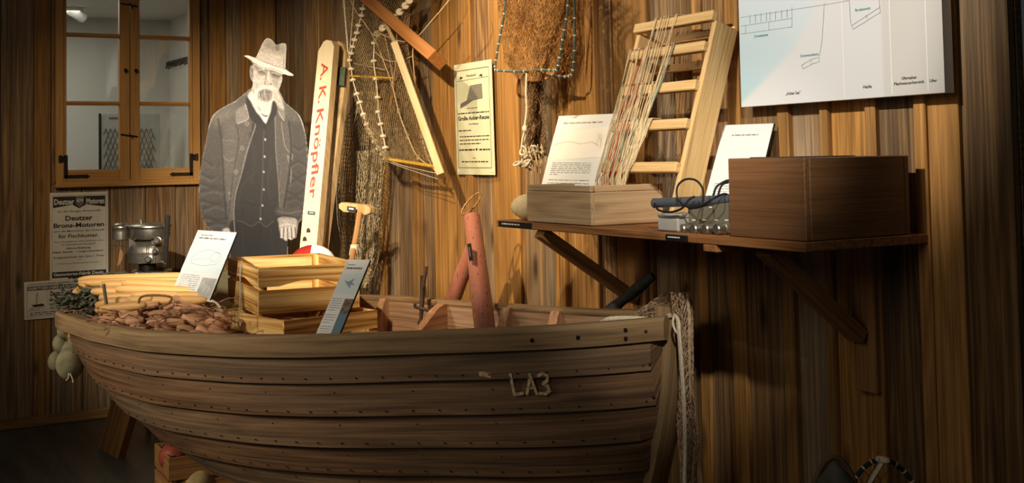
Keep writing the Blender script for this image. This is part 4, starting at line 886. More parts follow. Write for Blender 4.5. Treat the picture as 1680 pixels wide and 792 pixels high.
for k in vs:
    x, y = gx0+k[0]*step, gy0+k[1]*step
    if cnt[k] < 4:
        p = np.array([x, y]); t_ = np.clip(((p-oca)*seg).sum(1)/sl2, 0, 1); q = oca+seg*t_[:, None]; d = ((q-p)**2).sum(1); b = d.argmin()
        if d[b] < 2.2: x, y = q[b]
    v = cv[min(Hc_-1, max(0, int((y-gy0)*ssq))), min(Wc_-1, max(0, int((x-gx0)*ssq)))]; cols.append((*sepia(v), 1)); P3.append(V(pz(x, y, MZ))-V(F0)*.0012)
mb = MB(); mb.add(P3, fs); mb.c = cols; pm = mb.build('printed_photograph', printed('sepia_print', .6), man)
# ---------------------------------------------------------------- ice boards with painted name
def slab(mb, quad, th, z=None): # quad of world points (front face), thickness away from camera
    a = [V(p) for p in quad]; b = [p+V(F0)*th+V(R0)*th*.55 for p in a]; n = len(a)
    wc = []
    for q in a+b: wc.append(V(q.z, q.dot(V(R0)), q.dot(V(F0))))
    mb.add(a+b, [tuple(range(n)), tuple(range(n, 2*n))[::-1]]+[(i, n+i, n+(i+1) % n, (i+1) % n) for i in range(n)], wc)
def leaning(zt, zb_):                                          # plane of a leaning board
    a, b, c = pz(523, 70, zt), pz(560, 70, zt), pz(500, 712, zb_); n = np.cross(b-a, c-a)
    def f(x, y, off=0.): d = ray(x, y); return CAM+d*(np.dot(a-CAM, n)/np.dot(d, n))-F0*off
    return f
pl1 = leaning(6.12, 5.40); pl2 = leaning(6.26, 5.54)
def ext(p, q, y): # extend line p->q down to y
    k = (y-p[1])/(q[1]-p[1]); return (p[0]+(q[0]-p[0])*k, y)
yb = 712; Lb = ext((523, 82), (492, 408), yb); Rb = ext((548, 76), (519, 408), yb)
sk = thing('sled_runner', 'white board with a name in red letters, leaning beside the cutout fisherman', 'board', pl1((Lb[0]+Rb[0])/2, yb))
fr0 = [(522, 84), (531, 68), (536, 65.5), (544, 67), (548, 76), Rb, Lb]
mb = MB(); slab(mb, [pl1(x, y) for x, y in fr0][::-1], .035); mb.build('board_body', M_SKIS, sk)
mb = MB(); mb.add([V(pl1(x, y))-V(F0)*.001 for x, y in fr0], [tuple(range(7))[::-1]], [V(p[1]/400, p[0]/400, 0) for p in fr0]); mb.build('painted_face', M_SKI, sk)
tl, bl = np.array(pl1(548, 76))-F0*.0025, np.array(pl1(519, 408))-F0*.0025; tr = np.array(pl1(523, 82))-F0*.0025
class PP(Panel): pass
Pk = Panel(tl, bl, tr); Pk.n = V(-F0)   # u runs down the board, v runs to the left: letters turned a quarter clockwise
mb = MB(); Pk.text(mb, 'A.', .075, .72, .165, .46, .012, .0); Pk.text(mb, 'K.', .20, .72, .285, .46, .012, .0); Pk.text(mb, 'Knöpfler', .315, .74, .755, .44, .012, .0); mb.build('painted_name', M_REDI, sk)
mb = MB(); P_ = Panel(np.array(pl1(505, 346))-F0*.003, np.array(pl1(517, 347))-F0*.003, np.array(pl1(505, 351.5))-F0*.003); P_.board(.001).build('name_plate', M_BLACK, sk); mb = MB(); P_.rect(mb, .2, .35, .8, .6, .0005); mb.build('plate_print', M_WHITE, sk)
mb = MB()
for (x, y) in ((506, 381), (500, 395)):
    c = V(pl1(x, y))-V(F0)*.0014; n = 12; mb.add([c+V(R0)*(.009*math.cos(2*PI*k/n))+V(0, 0, .019*math.sin(2*PI*k/n)) for k in range(n)], [tuple(range(n))])
mb.build('peg_holes', plain('dark_hole', srgb(70, 50, 30), .9), sk)
sk2 = thing('sled_runner', 'bare wooden board bound with green line behind the painted board', 'board', pl2(510, 700))
fr1 = [(549, 72), (555, 67), (562, 72), (567, 86), (566, 140), ext((558, 160), (528, 408), 700), ext((548, 76), (520, 408), 700)]
mb = MB(); slab(mb, [pl2(x, y) for x, y in fr1][::-1], .03); mb.build('board_body', M_SKIS, sk2)
mb = MB()
for i in range(16):
    y = 111+i*1.9; a, b = pl2(551-i*.15, y, .03), pl2(568-i*.15, y+.8, .03); c = V(b)+V(F0)*.05; d = V(a)+V(F0)*.05; mb.tube([a, b, c, d, a], .0028, 5)
mb.tube([pl2(552, 140, .02), pl2(549, 155, .03), pl2(554, 180, .02)], .002, 5); mb.build('green_binding', plain('green_line', srgb(84, 98, 78), .9, .15, 80), sk2)
# ---------------------------------------------------------------- nets
def edges_tube(mb, E, r): # many short 3-sided strands
    for a, b in E:
        d = (b-a); L = d.length
        if L < 1e-6: continue
        d /= L; x = d.cross(V(.3, .5, .81)).normalized(); y = d.cross(x); n = len(mb.v)
        for p in (a, b):
            for k in range(3): an = 2*PI*k/3; mb.v.append(p+x*(r*math.cos(an))+y*(r*math.sin(an)))
        mb.f += [(n+k, n+(k+1) % 3, n+3+(k+1) % 3, n+3+k) for k in range(3)]; mb.w += [a]*6; mb.t += [.5]*6
def net(mb, fn, nu, nv, r, jit=.25, skip=0.):
    P = {}
    for j in range(nv+1):
        for i in range(nu+1):
            u = min(1, max(0, (i+(.5 if j % 2 else 0)+random.uniform(-jit, jit)*.5)/nu)); v = min(1, max(0, (j+random.uniform(-jit, jit)*.5)/nv)); P[i, j] = V(fn(u, v))
    E = []
    for j in range(nv):
        for i in range(nu+1):
            for di in ((0, -1) if j % 2 == 0 else (0, 1)):
                k = (i+di, j+1)
                if k in P and (not skip or random.random() > skip): E.append((P[i, j], P[k]))
    edges_tube(mb, E, r)
def net_sq(mb, fn, nu, nv, r, jit=.2):
    P = [[V(fn(min(1, max(0, (i+random.uniform(-jit, jit))/nu)), min(1, max(0, (j+random.uniform(-jit, jit))/nv)))) for j in range(nv+1)] for i in range(nu+1)]
    E = [(P[i][j], P[i][j+1]) for i in range(nu+1) for j in range(nv)]+[(P[i][j], P[i+1][j]) for i in range(nu) for j in range(nv+1)]
    edges_tube(mb, E, r)
def lerp(a, b, t_): return a+(b-a)*t_
def interp2(pts, y): return float(np.interp(y, [p[1] for p in pts], [p[0] for p in pts]))
# trawl model
TZ = lambda px: float(np.interp(px, [555, 735], [6.35, 5.35]))
def tp(px, py_, o=0.): return V(pz(px, py_, TZ(px)-o))
tw = thing('trawl_net', 'hanging net with white disc floats on cords and yellow spreader sticks', 'net', tp(640, 290))
Lc = [(556, -60), (560, 0), (566, 60), (570, 110), (572, 135), (580, 160), (600, 215), (632, 264)]; Rc = [(700, -60), (676, 0), (668, 60), (672, 100), (682, 140), (700, 200), (718, 262)]
def nf(u, v):
    y = -60+v*(324); xl, xr = interp2(Lc, y-0), interp2(Rc, y); x = lerp(xl, xr, u); y2 = y+(u*.9+.0)*math.sin(v*2)*4+(22*(1-u) if v > .93 else 0)*0
    return pz(x, y2, TZ(x)+.05+.07*math.sin(u*7+v*5)+.04*math.sin(u*15-v*9))
mb = MB(); net(mb, nf, 32, 92, .0012); o = mb.build('mesh', M_FNET, tw); o['kind'] = 'stuff'
mb = MB(); net(mb, lambda u, v: pz(570+u*55+20*v, 60+v*180, TZ(600)+.25+.05*math.sin(u*9)), 16, 50, .0012); net(mb, lambda u, v: pz(668+u*80-v*10, -40+v*(74-40*u), 5.75+.05*math.sin(u*9)), 26, 22, .0013); o = mb.build('mesh', plain('dark_net', srgb(110, 92, 62), .9), tw); o['kind'] = 'stuff'
def cord(pts, r=.0030, mat=M_ROPE, nm='cord'):
    c = cr([tuple(tp(*p)) for p in pts], 5); mb = MB(); mb.tube(c, r, 6); return mb.build(nm, mat, tw, smooth=True)
K_ = 2.64
A_ = [(150, -60), (150, 3), (145, 38), (140, 67), (127, 110), (120, 142), (110, 172), (102, 202), (95, 230), (87, 262), (95, 300), (103, 347), (120, 408), (133, 445), (148, 497), (163, 540), (182, 580), (198, 613), (215, 643), (232, 665), (240, 690)]
B_ = [(195, 187), (193, 265), (202, 342), (210, 422), (213, 485), (223, 538), (234, 590), (243, 640), (240, 685)]
fx = lambda q: (540+q[0]/K_, q[1]/K_)
cord([fx(q) for q in A_]); cord([fx(q) for q in [(185, 150)]+B_])
def fl_mesh(r, h, name):
    mb = MB(); mb.lathe([(.0035, -h/2), (r*.8, -h/2), (r, -h/4), (r, h/4), (r*.8, h/2), (.0035, h/2)], None, 14); return mb
proto_f = fl_mesh(.0145, .0125, 'float').build('float', M_CORKF, tw, smooth=40, world=False)
def place_float(p, tilt, first=[True], sc=1.):
    o = proto_f if first[0] else proto_f.copy()
    if not first[0]: link(o)
    first[0] = False; o.parent = tw; loc = V(p)-V(tw.location); q = tilt.to_track_quat('Z', 'Y'); o.location = loc; o.rotation_euler = q.to_euler(); o.scale = (sc, sc, 1); return o
for arr in (A_[1:-1], B_[:-1]):
    for i, q in enumerate(arr):
        a, b = tp(*fx(arr[max(0, i-1)])), tp(*fx(arr[min(len(arr)-1, i+1)])); d = (a-b).normalized()+V(0, 0, 1)*.6; place_float(tp(*fx(q)), d+V(random.uniform(-.15, .15), random.uniform(-.15, .15), 0))
C_ = [(347, 2), (330, 25), (305, 52), (282, 77), (230, 122), (208, 147)]
for q in C_: place_float(tp(*fx(q)), (V(CAM)-tp(*fx(q))).normalized()+V(.4, -.2, .6), sc=1.15)
cord([fx(q) for q in [(365, -40)]+C_+[(200, 185)]], .0025)
cord([fx(q) for q in [(60, -50), (68, 60), (78, 180), (82, 262), (65, 325), (72, 368)]], .0032); cord([fx(q) for q in [(105, -50), (105, 20), (85, 262)]], .0018)
E_ = [(90, -20), (105, 30), (160, 110), (195, 165), (230, 250), (272, 365), (300, 480), (340, 590), (385, 680), (465, 735)]; cord([fx(q) for q in E_], .0025, M_TWINE)
F_ = [(540, -40), (520, 0), (440, 95), (375, 165), (320, 180), (270, 165), (225, 148)]; cord([fx(q) for q in F_], .0025, M_TWINE)
G_ = [(375, 165), (362, 220), (370, 340), (382, 465), (400, 585), (425, 680), (462, 745)]; cord([fx(q) for q in G_], .0025, M_TWINE)
cord([fx(q) for q in [(200, 225), (240, 258), (300, 265), (362, 243)]], .0022, M_TWINE); cord([fx(q) for q in [(215, 60), (290, 110), (370, 165)]], .002, M_TWINE); cord([fx(q) for q in [(240, 150), (270, 300), (278, 370)]], .0013, M_TWINE)
cord([fx(q) for q in [(110, 275), (160, 285), (240, 302)]], .002, M_TWINE); cord([fx(q) for q in [(245, 690), (330, 720), (465, 750)]], .0015); cord([fx(q) for q in [(245, 697), (340, 732), (470, 775)]], .0012)
cord([fx(q) for q in [(300, 100), (290, 180), (285, 300), (270, 365)]], .0013, M_TWINE)
M_TOG = plain('toggle_wood', srgb(170, 140, 98), .8)
for arr in (E_[5:9], G_[2:6]):
    for q in arr: mb = MB(); c = tp(*fx(q)); mb.tube([c-V(0, 0, .011), c+V(0, 0, .011)], .0065, 8); mb.build('wooden_toggle', M_TOG, tw)
for (a, b, r) in (((75, 328), (275, 338), .005), ((238, 686), (456, 720), .0072)):
    mb = MB(); mb.tube([tp(*fx(a)), tp(*fx(b))], r, 8); mb.build('yellow_stick', plain('yellow_paint', srgb(222, 176, 62), .5, .1, 40), tw, smooth=True)
# timbers of the otter boards
def plank3(name, label, p0, p1, z0, z1, w, d, mat, cat='plank', upv=None, tip=None):
    a, b = pz(*p0, z0), pz(*p1, z1); mb = MB(); beam(mb, a, b, d, w, up=upv or tuple(F0)); return tag(mb.build(name, mat), label, cat)
plank3('pale_lath', 'pale bare wooden lath slanting down in front of the hanging trawl net', fx((285, 190)), fx((487, 762)), 5.70, 5.30, .040, .03, M_PLANK, 'lath')
plank3('brown_beam', 'thick brown timber beam crossing high behind the trawl net', fx((120, -40)), fx((470, 262)), 6.15, 5.45, .085, .05, M_BEAM, 'beam')
plank3('thin_lath', 'thin brown lath leaning behind the trawl net on the wall', fx((352, 20)), fx((243, 560)), 6.05, 6.25, .018, .014, M_BEAM, 'lath')
plank3('grey_lath', 'short weathered grey lath behind the white floats', fx((225, 60)), fx((300, 215)), 5.95, 5.75, .036, .016, M_SKIS, 'lath')
# long hanging net on the wall
hn = thing('hanging_net', 'long pale knotted net hanging beside the ski-shaped boards', 'net', pz(590, 470, 6.3))
hn['label'] = 'long pale knotted net draped down the wall behind the T-handled pole'
L2 = [(588, 150), (566, 200), (556, 260), (551, 320), (553, 360), (560, 400), (564, 440), (570, 470)]; R2 = [(618, 150), (634, 220), (633, 290), (628, 350), (622, 400), (612, 440), (600, 476)]
def hf(u, v, o=0, sh=0): y = 150+v*322-18*math.sin(PI*u)*0; x = lerp(interp2(L2, y), interp2(R2, y), u); return pz(x+sh, y, float(np.interp(x, [550, 640], [6.75, 6.15]))+.08*math.sin(u*19+v*2)+o)
mb = MB(); net_sq(mb, lambda u, v: hf(u, v), 20, 52, .0014, .18); net_sq(mb, lambda u, v: hf(.02+.28*u, v, -.09, -1), 6, 44, .0016, .15); net_sq(mb, lambda u, v: hf(.62+.38*u+.05*math.sin(v*9), v, -.10, 2), 8, 50, .0015, .3); net(mb, lambda u, v: hf(.3+.4*u, .3+.7*v, -.12, 2), 12, 44, .0013, .8)
edges_tube(mb, [(V(hf(.92+.04*math.sin(k*2), k/60, -.1)), V(hf(.92+.04*math.sin(k*2+2), (k+1)/60, -.1))) for k in range(60)], .003)
o = mb.build('mesh', M_GNET, hn); o['kind'] = 'stuff'
# T-handled pole
th_ = thing('pole', 'wooden T-handled pole standing in the boat before the hanging net', 'pole', pz(575, 430, 5.7)); z_ = 5.75
mb = MB(); qd = [(556, 335), (560, 332), (600, 336), (608, 341), (607, 349), (600, 352), (563, 347), (556, 341)]; slab(mb, [pz(x, y, z_) for x, y in qd][::-1], .03); mb.build('crosspiece', M_RACK, th_)
mb = MB(); mb.tube([pz(590, 350, z_-.02), pz(585, 382, z_-.08), pz(580, 408, z_-.12), pz(570, 470, z_-.25), pz(566, 505, z_-.33)], [.013, .0125, .012, .012, .012], 12); mb.build('shaft', M_BRACE, th_, smooth=True)
mb = MB()
for i in range(8): c = V(pz(581.5-i*.35, 402+i*2.2, z_-.115)); mb.tube([c+V(R0)*(.0145*math.cos(a))+V(F0)*(.0145*math.sin(a)) for a in np.arange(0, 6.4, .6)], .003, 5)
mb.build('cord_whipping', M_ROPE, th_)
mb = MB(); Pp = Panel(pz(569.5, 338, z_-.03), pz(584, 340, z_-.03), pz(569, 345.5, z_-.03)); Pp.board(.001).build('name_plate', M_BLACK, th_); Pp.rect(mb, .2, .3, .75, .6, .0006); mb.build('plate_print', M_WHITE, th_)
# brown net bag with its frames
bz = lambda px: float(np.interp(px, [810, 950], [5.05, 4.45]))
bn_ = thing('net_trap', 'dense brown net bag on wire frames hanging from above beside the poster', 'net', pz(870, 120, 4.8))
def bag(u, v, o=0, top=-50):
    y = top+v*(128-top+6*math.sin(u*PI)); L = float(np.interp(v, [0, .6, .85, 1], [812, 820, 828, 846])); R = float(np.interp(v, [0, .6, .85, 1], [930, 922, 918, 905]))
    f = .09*math.sin(u*PI); fold = .035*math.sin(u*11+v*6)+.025*math.sin(u*5-v*11)+.012*math.sin(u*31+v*17); return pz(lerp(L, R, u), y, bz(lerp(L, R, u))-f*(.4+v*.8)+fold+o)
mb = MB()
for o_, nu, nv in ((0, 24, 38), (.04, 24, 37), (.08, 22, 34), (-.02, 25, 39), (.13, 22, 34)): net(mb, lambda u, v: bag(u, v, o_), nu, nv, .00095, .9)
net(mb, lambda u, v: pz(lerp(880, 944, u), -40+v*(160-10*abs(u-.5)), bz(910)-.02+.06*u+.05*math.sin(v*8)), 12, 26, .0013, .9)
o = mb.build('mesh', M_BNET, bn_); o['kind'] = 'stuff'
def frm(pts, nm):
    c = cr([tuple(pz(x, y, bz(x)-o_)) for x, y, o_ in pts], 6); mb = MB(); mb.tube(c, .0042, 7); f = mb.build(nm, plain('teal_wrapped_wire', srgb(74, 92, 84), .7, .2, 60), bn_, smooth=True)
    mb = MB()
    for i in range(2, len(c)-2, 3): a = V(c[i]); d = (V(c[i+1])-a).normalized(); mb.tube([a-d*.002, a+d*.002], .0052, 7)
    mb.build('white_whipping', M_ROPE, f, kind='stuff')
frm([(832, -20, .1), (826, 30, .1), (820, 62, .11), (815, 90, .12), (812, 112, .13), (820, 116, .14), (850, 117, .16), (880, 115, .15), (905, 115, .12), (914, 113, .11), (919, 90, .1), (924, 60, .08), (930, 25, .06), (935, -20, .05)], 'front_frame')
frm([(942, -20, -.02), (943, 40, -.02), (942, 90, -.02), (939, 118, -.01), (932, 125, 0), (915, 125, .02), (890, 120, .04)], 'rear_frame')
mb = MB()
for q in range(9):
    x = 864+random.uniform(0, 26); c = [tuple(pz(x+random.uniform(-2, 2)+(k*(872+random.uniform(-8, 18)-x)/8), 125+k*17, 4.78+random.uniform(-.03, .05))) for k in range(9)]; mb.tube(cr(c, 3), [.004+.003*random.random()]*(len(cr(c, 3))), 6)
net(mb, lambda u, v: pz(lerp(862, 892, u)+6*v*(u-.2), 120+v*140, 4.74+.07*math.sin(u*9+v*3)), 10, 44, .0012, .9); o = mb.build('gathered_tail', plain('tail_net', srgb(120, 90, 56), .9, .3, 60), bn_); o['kind'] = 'stuff'
# rope and a bunch of hanger rings
rg = thing('ring_bundle', 'bunch of pale rings and hooks tied on a white rope below the brown net', 'rings', pz(868, 262, 4.7))
mb = MB(); mb.tube(cr([tuple(pz(x, y, 4.68)) for x, y in ((864, 118), (863, 150), (864, 180), (861, 206), (862, 222), (858, 236), (860, 250))], 5), .0036, 7); mb.tube(cr([tuple(pz(x, y, 4.67)) for x, y in ((861, 212), (857, 228), (855, 246))], 4), .0028, 7); mb.ellipsoid(pz(861, 211, 4.67), (.011, .009, .013)); mb.build('rope', M_ROPE, rg, smooth=True)
for i in range(15):
    x, y = 852+random.random()*34, 240+random.random()*32
    if i < 3: x, y = [(850, 268), (858, 247), (868, 270)][i]
    c = V(pz(x, y, 4.66+random.uniform(-.05, .05))); M = Matrix.Rotation(random.uniform(0, 3), 4, 'X')@Matrix.Rotation(random.uniform(0, 3), 4, 'Z'); R_ = random.uniform(.011, .017); e = 5.2 if i % 3 else 6.2
    mb = MB(); mb.tube([c+M@V(R_*math.cos(a), R_*math.sin(a), .004*math.sin(a*1.5)) for a in np.arange(0, e, .35)], .0038, 6); mb.build('ring', plain('bone_grey', srgb(196, 186, 160), .4, .12, 60) if i == 0 else bpy.data.materials['bone_grey'], rg, smooth=True)
mb = MB()
for i in range(16): a = pz(868+random.uniform(-6, 22), 236+random.random()*8, 4.66); mb.tube([a, V(a)+V(random.uniform(-.02, .03), random.uniform(-.02, .02), -random.uniform(.04, .09))], .0018, 4)
mb.build('loose_twine', M_TWINE, rg)
# ---------------------------------------------------------------- crates in the boat
def crate(name, label, N, ang, la, lb, h, mat, group=None, arch=True, th=.009, split=.40):
    N = V(N); a = V(math.cos(ang), math.sin(ang), 0); b = V(-a.y, a.x, 0); Z = V(0, 0, 1); O = N-Z*h
    t_ = thing(name, label, 'crate', tuple(O+a*la/2+b*lb/2), group)
    def side(o, d, L, out, arch_): # slats of one side; o = bottom corner
        M = frame(o, d, Z, d.cross(Z)); sgn = 1 if d.cross(Z).dot(out) > 0 else -1; dz = -th if sgn > 0 else 0
        top0 = h*(1-split)
        if arch_: pts = [(0, h), (L, h), (L, top0), (L*.78, top0), (L*.70, top0+h*.05), (L*.6, top0+h*.10), (L*.42, top0+h*.10), (L*.3, top0+h*.05), (L*.2, top0), (0, top0)]
        else: pts = [(0, h), (L, h), (L, top0), (0, top0)]
        for ps in (pts[::-1], [(0, h*.05), (L, h*.05), (L, h*(.93-split)), (0, h*(.93-split))]):
            mb = MB(); mb.prism(ps, th, M@T(0, 0, dz)); mb.build('slat', mat, t_)
    side(O, a, la, -b, arch); side(O+b*lb, a, la, b, arch); side(O+b*th, b, lb-2*th, -a, arch); side(O+a*la+b*th, b, lb-2*th, a, arch)
    for (i, j) in ((0, 0), (1, 0), (0, 1), (1, 1)):
        c = O+a*((th+.011) if not i else la-th-.011)+b*((th+.011) if not j else lb-th-.011); mb = MB(); mb.box((.022, .022, h*.96), frame(c+Z*h*.49, a, b, Z)); mb.build('corner_post', mat, t_)
    for k in range(4):
        w_ = (lb-.03)/4; mb = MB(); mb.box((la-.004, w_-.01, .007), frame(O+a*la/2+b*(.015+w_*(k+.5))+Z*.0036, a, b, Z)); mb.build('bottom_board', mat, t_)
    return t_, O, a, b
N2 = pz(466, 526, 4.5); DKZ = .69
c2, O2, a2, b2 = crate('fruit_crate', 'lower wooden crate lying under the other crate in the boat', (N2[0], N2[1], .8445), 1.758, .366, .44, .1535, M_CRATE, arch=False)
zb = .8455; c1, O1, a1, b1 = crate('fruit_crate', 'upper open wooden crate stacked on the lower crate in the boat', (2.7958, -1.0043, 1.0084), 1.4828, .353, .5226, 1.0084-zb, M_CRATE)
mb = MB(); tp0 = [(397, 427), (393.5, 445), (394, 470), (393, 500), (392, 520), (394, 534), (396.5, 520), (395.5, 490), (394.5, 450), (397.5, 430)]
mb.tube(cr([tuple(pz(x, y, 4.62)) for x, y in tp0], 4), .0012, 5); mb.build('hanging_string', M_ROPE, c1)
# info signs in the boat
def heading(P, s): mb = MB(); P.line(mb, [(.08, .14), (.06, .04), (.1, .04)], .001, .001); P.lines(mb, .14, .065, .45, .065, 1, .014, 1); P.lines(mb, .12, .105, .8, .105, 1, .022, 1); mb.build('heading', M_INK, s)
M_PB = plain('print_pale_blue', srgb(196, 208, 208), .5, .02, 4); M_PB2 = plain('print_slate', srgb(92, 116, 130), .5, .05, 6)
def s1(P, s):
    heading(P, s); mb = MB(); P.poly(mb, [(0, .24), (.3, .25), (1, .20), (1, .62), (0, .62)], .0009); mb.build('picture', M_PB, s)
    mb = MB(); P.line(mb, [(.15, .42), (.25, .33), (.5, .28), (.8, .32), (.9, .4), (.8, .48), (.5, .52), (.2, .5), (.15, .42)], .0008, .0013); P.line(mb, [(.62, .35), (.7, .31), (.8, .33), (.82, .4), (.74, .45), (.64, .43), (.62, .35)], .0008, .0013); P.line(mb, [(.2, .44), (.45, .42), (.62, .4)], .0006, .0013); mb.build('drawing', M_GINK, s)
    mb = MB(); P.rect(mb, .62, .68, .98, .97, .001); mb.build('photo', plain('print_grey', srgb(158, 160, 152), .5, .15, 60), s); mb = MB(); P.lines(mb, .07, .66, .57, .95, 11, .009); mb.build('paragraphs', M_GINK, s)
sign('info_sign', 'white text sign leaning behind the pale net rods in the boat', pz(325, 377, 5.12), pz(389, 381, 4.90), pz(279, 486, 4.98), s1)
def s2(P, s):
    heading(P, s); mb = MB(); P.rect(mb, 0, .19, 1, .44, .001); mb.build('picture', M_PB, s); mb = MB(); P.poly(mb, [(.25, .27), (.45, .29), (.7, .24), (.62, .29), (.8, .33), (.6, .33), (.66, .38), (.45, .33)][::-1], .0013); mb.build('drawing', plain('print_steel', srgb(140, 156, 160), .5, .1), s)
    mb = MB(); P.rect(mb, .62, .50, 1, .68, .001); mb.build('photo', plain('print_brown', srgb(112, 92, 80), .5, .4, 120), s); mb = MB(); P.rect(mb, .62, .68, 1, 1, .001); mb.build('photo_water', M_PB2, s); mb = MB(); P.lines(mb, .06, .50, .56, .64, 6, .008); P.lines(mb, .06, .70, .56, .79, 4, .008); P.lines(mb, .06, .84, .56, .95, 5, .008); mb.build('paragraphs', M_GINK, s)
sign('info_sign', 'narrow text sign leaning against the crates at the boat edge', pz(571, 425, 4.30), pz(607.5, 426, 4.24), pz(515, 556, 4.10), s2)
# ---------------------------------------------------------------- net rods and brown floats
def spindle(p0, p1, r, mat, name, label, group, n=10, cat='float', ends=.55):
    p0, p1 = V(p0), V(p1); L = (p1-p0).length; M = ax_mat(p0, p1); e = min(.12, r*1.6/L)
    mb = MB(); mb.lathe([(r*ends*.55, 0), (r*ends, L*e*.15), (r*.85, L*e), (r, L*e*2.2), (r*1.03, L*.5), (r, L*(1-e*2.2)), (r*.85, L*(1-e)), (r*ends, L*(1-e*.15)), (r*ends*.55, L)], M, n)
    return tag(mb.build(name, mat, smooth=50), label, cat, group)
rods = [((129, 459), (312, 453), 5.42, 5.25), ((129, 464), (319, 461), 5.3, 5.15), ((127, 474), (142, 468), 5.25, 5.25), ((152, 459), (300, 456), 5.48, 5.4), ((165, 467), (340, 468), 5.18, 5.05), ((150, 478), (352, 477), 5.05, 4.95), ((190, 474), (352, 479), 5.0, 4.9),
        ((163, 488), (338, 485), 4.95, 4.85), ((157, 500), (250, 490), 4.88, 4.8), ((170, 495), (340, 492), 4.85, 4.78), ((157, 508), (240, 500), 4.8, 4.72), ((200, 464), (342, 472), 5.1, 5.0), ((120, 483), (133, 474), 5.2, 5.2), ((215, 484), (345, 487), 4.9, 4.86)]
rl = ['topmost pale rod at the back of the net rod pile', 'pale rod just below the topmost of the net rod pile', 'short pale rod stub at the upper left end of the rod pile', 'pale rod behind all the others of the net rod pile', 'pale rod ending under the text sign in the rod pile', 'longest pale rod in the middle of the rod pile', 'pale rod lying on the longest rod of the pile', 'pale rod below the middle of the pile, beside the iron stake', 'short pale rod low in the pile behind the iron stake', 'pale rod over the brown floats on the right half of the pile', 'lowest pale rod at the left of the pile', 'pale rod whose right end touches the rope coil', 'small rod end sticking out of the green net', 'short pale rod resting above the brown floats']
for (a, b, za, zb_), lb_ in zip(rods, rl): spindle(pz(*a, za), pz(*b, zb_), .0172 if abs(a[0]-b[0]) > 40 else .0145, M_FLOATW, 'net_rod', lb_, 'pale net rods in the boat', 12, 'rod', .6)
cf = [((284, 488), (350, 519), 7.5), ((243, 516), (298, 514), 7.5), ((241, 531), (304, 529), 8), ((300, 518), (338, 530), 11), ((186, 533), (229, 514), 9), ((323, 536), (348, 551), 8), ((344, 536), (368, 549), 8), ((350, 517), (380, 527), 8), ((204, 496), (228, 493), 7), ((214, 536), (240, 541), 8),
      ((279, 500), (314, 509), 8), ((230, 505), (262, 497), 7), ((163, 527), (186, 518), 7), ((311, 546), (334, 551), 7), ((255, 536), (285, 548), 9), ((196, 516), (226, 504), 8), ((206, 528), (236, 525), 7), ((268, 505), (290, 503), 7), ((338, 526), (366, 532), 9), ((180, 512), (200, 506), 8), ((290, 538), (318, 543), 8), ((352, 545), (376, 552), 7), ((176, 526), (192, 520), 8), ((246, 523), (272, 524), 8)]
nr_ = ['dark-ended long brown float slanting across the right of the heap', 'smooth brown float lying level in the middle of the heap', 'pale brown float lying level at the front of the heap', 'thick brown float wrapped by the twisted rope loop', 'brown float slanting up beside the iron stake', 'stubby brown float pointing down at the front right of the heap', 'brown float at the right front corner beside the crate', 'brown float sticking out to the right towards the lower crate', 'brown float end peeping out under the pale rods', 'brown float low at the front left of the heap', 'brown float under the long slanting one', 'brown float inside the net knot in the heap centre', 'small brown float nearest the bow, behind the rail', 'pinkish float at the very front edge of the heap', 'brown float below the two level ones', 'brown float right of the iron stake near the rods', 'brown float between the stake and the level floats', 'small brown float under the net knot on top', 'thick brown float above the right front corner', 'brown float hidden behind the iron stake', 'brown float between the pale front float and the stubby one', 'last brown float at the right end of the heap', 'small brown float left of the iron stake', 'brown float squeezed under the upper level one']
for i, ((a, b, r), lb_) in enumerate(zip(cf, nr_)):
    z = 4.58+(552-(a[1]+b[1])/2)*.0042; k = z*S/FPX; spindle(pz(*a, z+random.uniform(-.01, .01)), pz(*b, z), r*k, M_FLOATB, 'cork_float', lb_, 'brown floats heaped in the bow', 10, 'float', .7)
def snake(mb, region, n, r, z0, step=.03, seg=7, h=.02, flat=.8):
    for i in range(n):
        x, y = region(); z = z0(y); p = V(pz(x, y, z)); a = random.uniform(0, 2*PI); pts = [p]
        for k in range(seg): a += random.uniform(-.9, .9); p = p+V(math.cos(a)*step, math.sin(a)*step, random.uniform(-h, h)*.5); pts.append(p)
        c = cr([tuple(q) for q in pts], 4); mb.tube(c, [r*(.8+.3*math.sin(j*1.3+i)) for j in range(len(c))], 7, flat=flat)
mb = MB(); snake(mb, lambda: (random.uniform(178, 362), random.uniform(498, 545)), 55, .010, lambda y: 4.84+(552-y)*.0045, .020, 6, .010); snake(mb, lambda: (random.uniform(180, 370), random.uniform(500, 546)), 55, .0024, lambda y: 4.57+(552-y)*.0042, .022, 8, .02)
mb.ellipsoid(pz(262, 548, 4.98), (.22, .08, .06), bump=.1); tag(mb.build('brown_net_heap', M_PNET, smooth=True), 'brown twisted netting tangled among the floats in the bow', 'net', kind='stuff')
mb = MB(); mb.tube(cr([tuple(pz(x, y, 4.68)) for x, y in ((300, 513), (318, 508), (334, 510), (345, 520), (343, 530), (334, 535))], 6), .0042, 7); mb.tube(cr([tuple(pz(x, y, 4.72)) for x, y in ((240, 530), (232, 512), (228, 498), (232, 487), (252, 484), (280, 487), (276, 498), (262, 503))], 6), .0042, 7); tag(mb.build('twisted_rope', plain('brown_rope', srgb(138, 100, 66), .9, .3, 150, bs=.8), smooth=True), 'brown twisted rope looped round the heaped floats', 'rope')
mb = MB(); snake(mb, lambda: (random.uniform(128, 160), random.uniform(476, 505)), 55, .0065, lambda y: 5.10+(510-y)*.004, .016, 7, .02); snake(mb, lambda: (random.uniform(112, 124), random.uniform(486, 512)), 16, .007, lambda y: 5.36, .010, 6, .05)
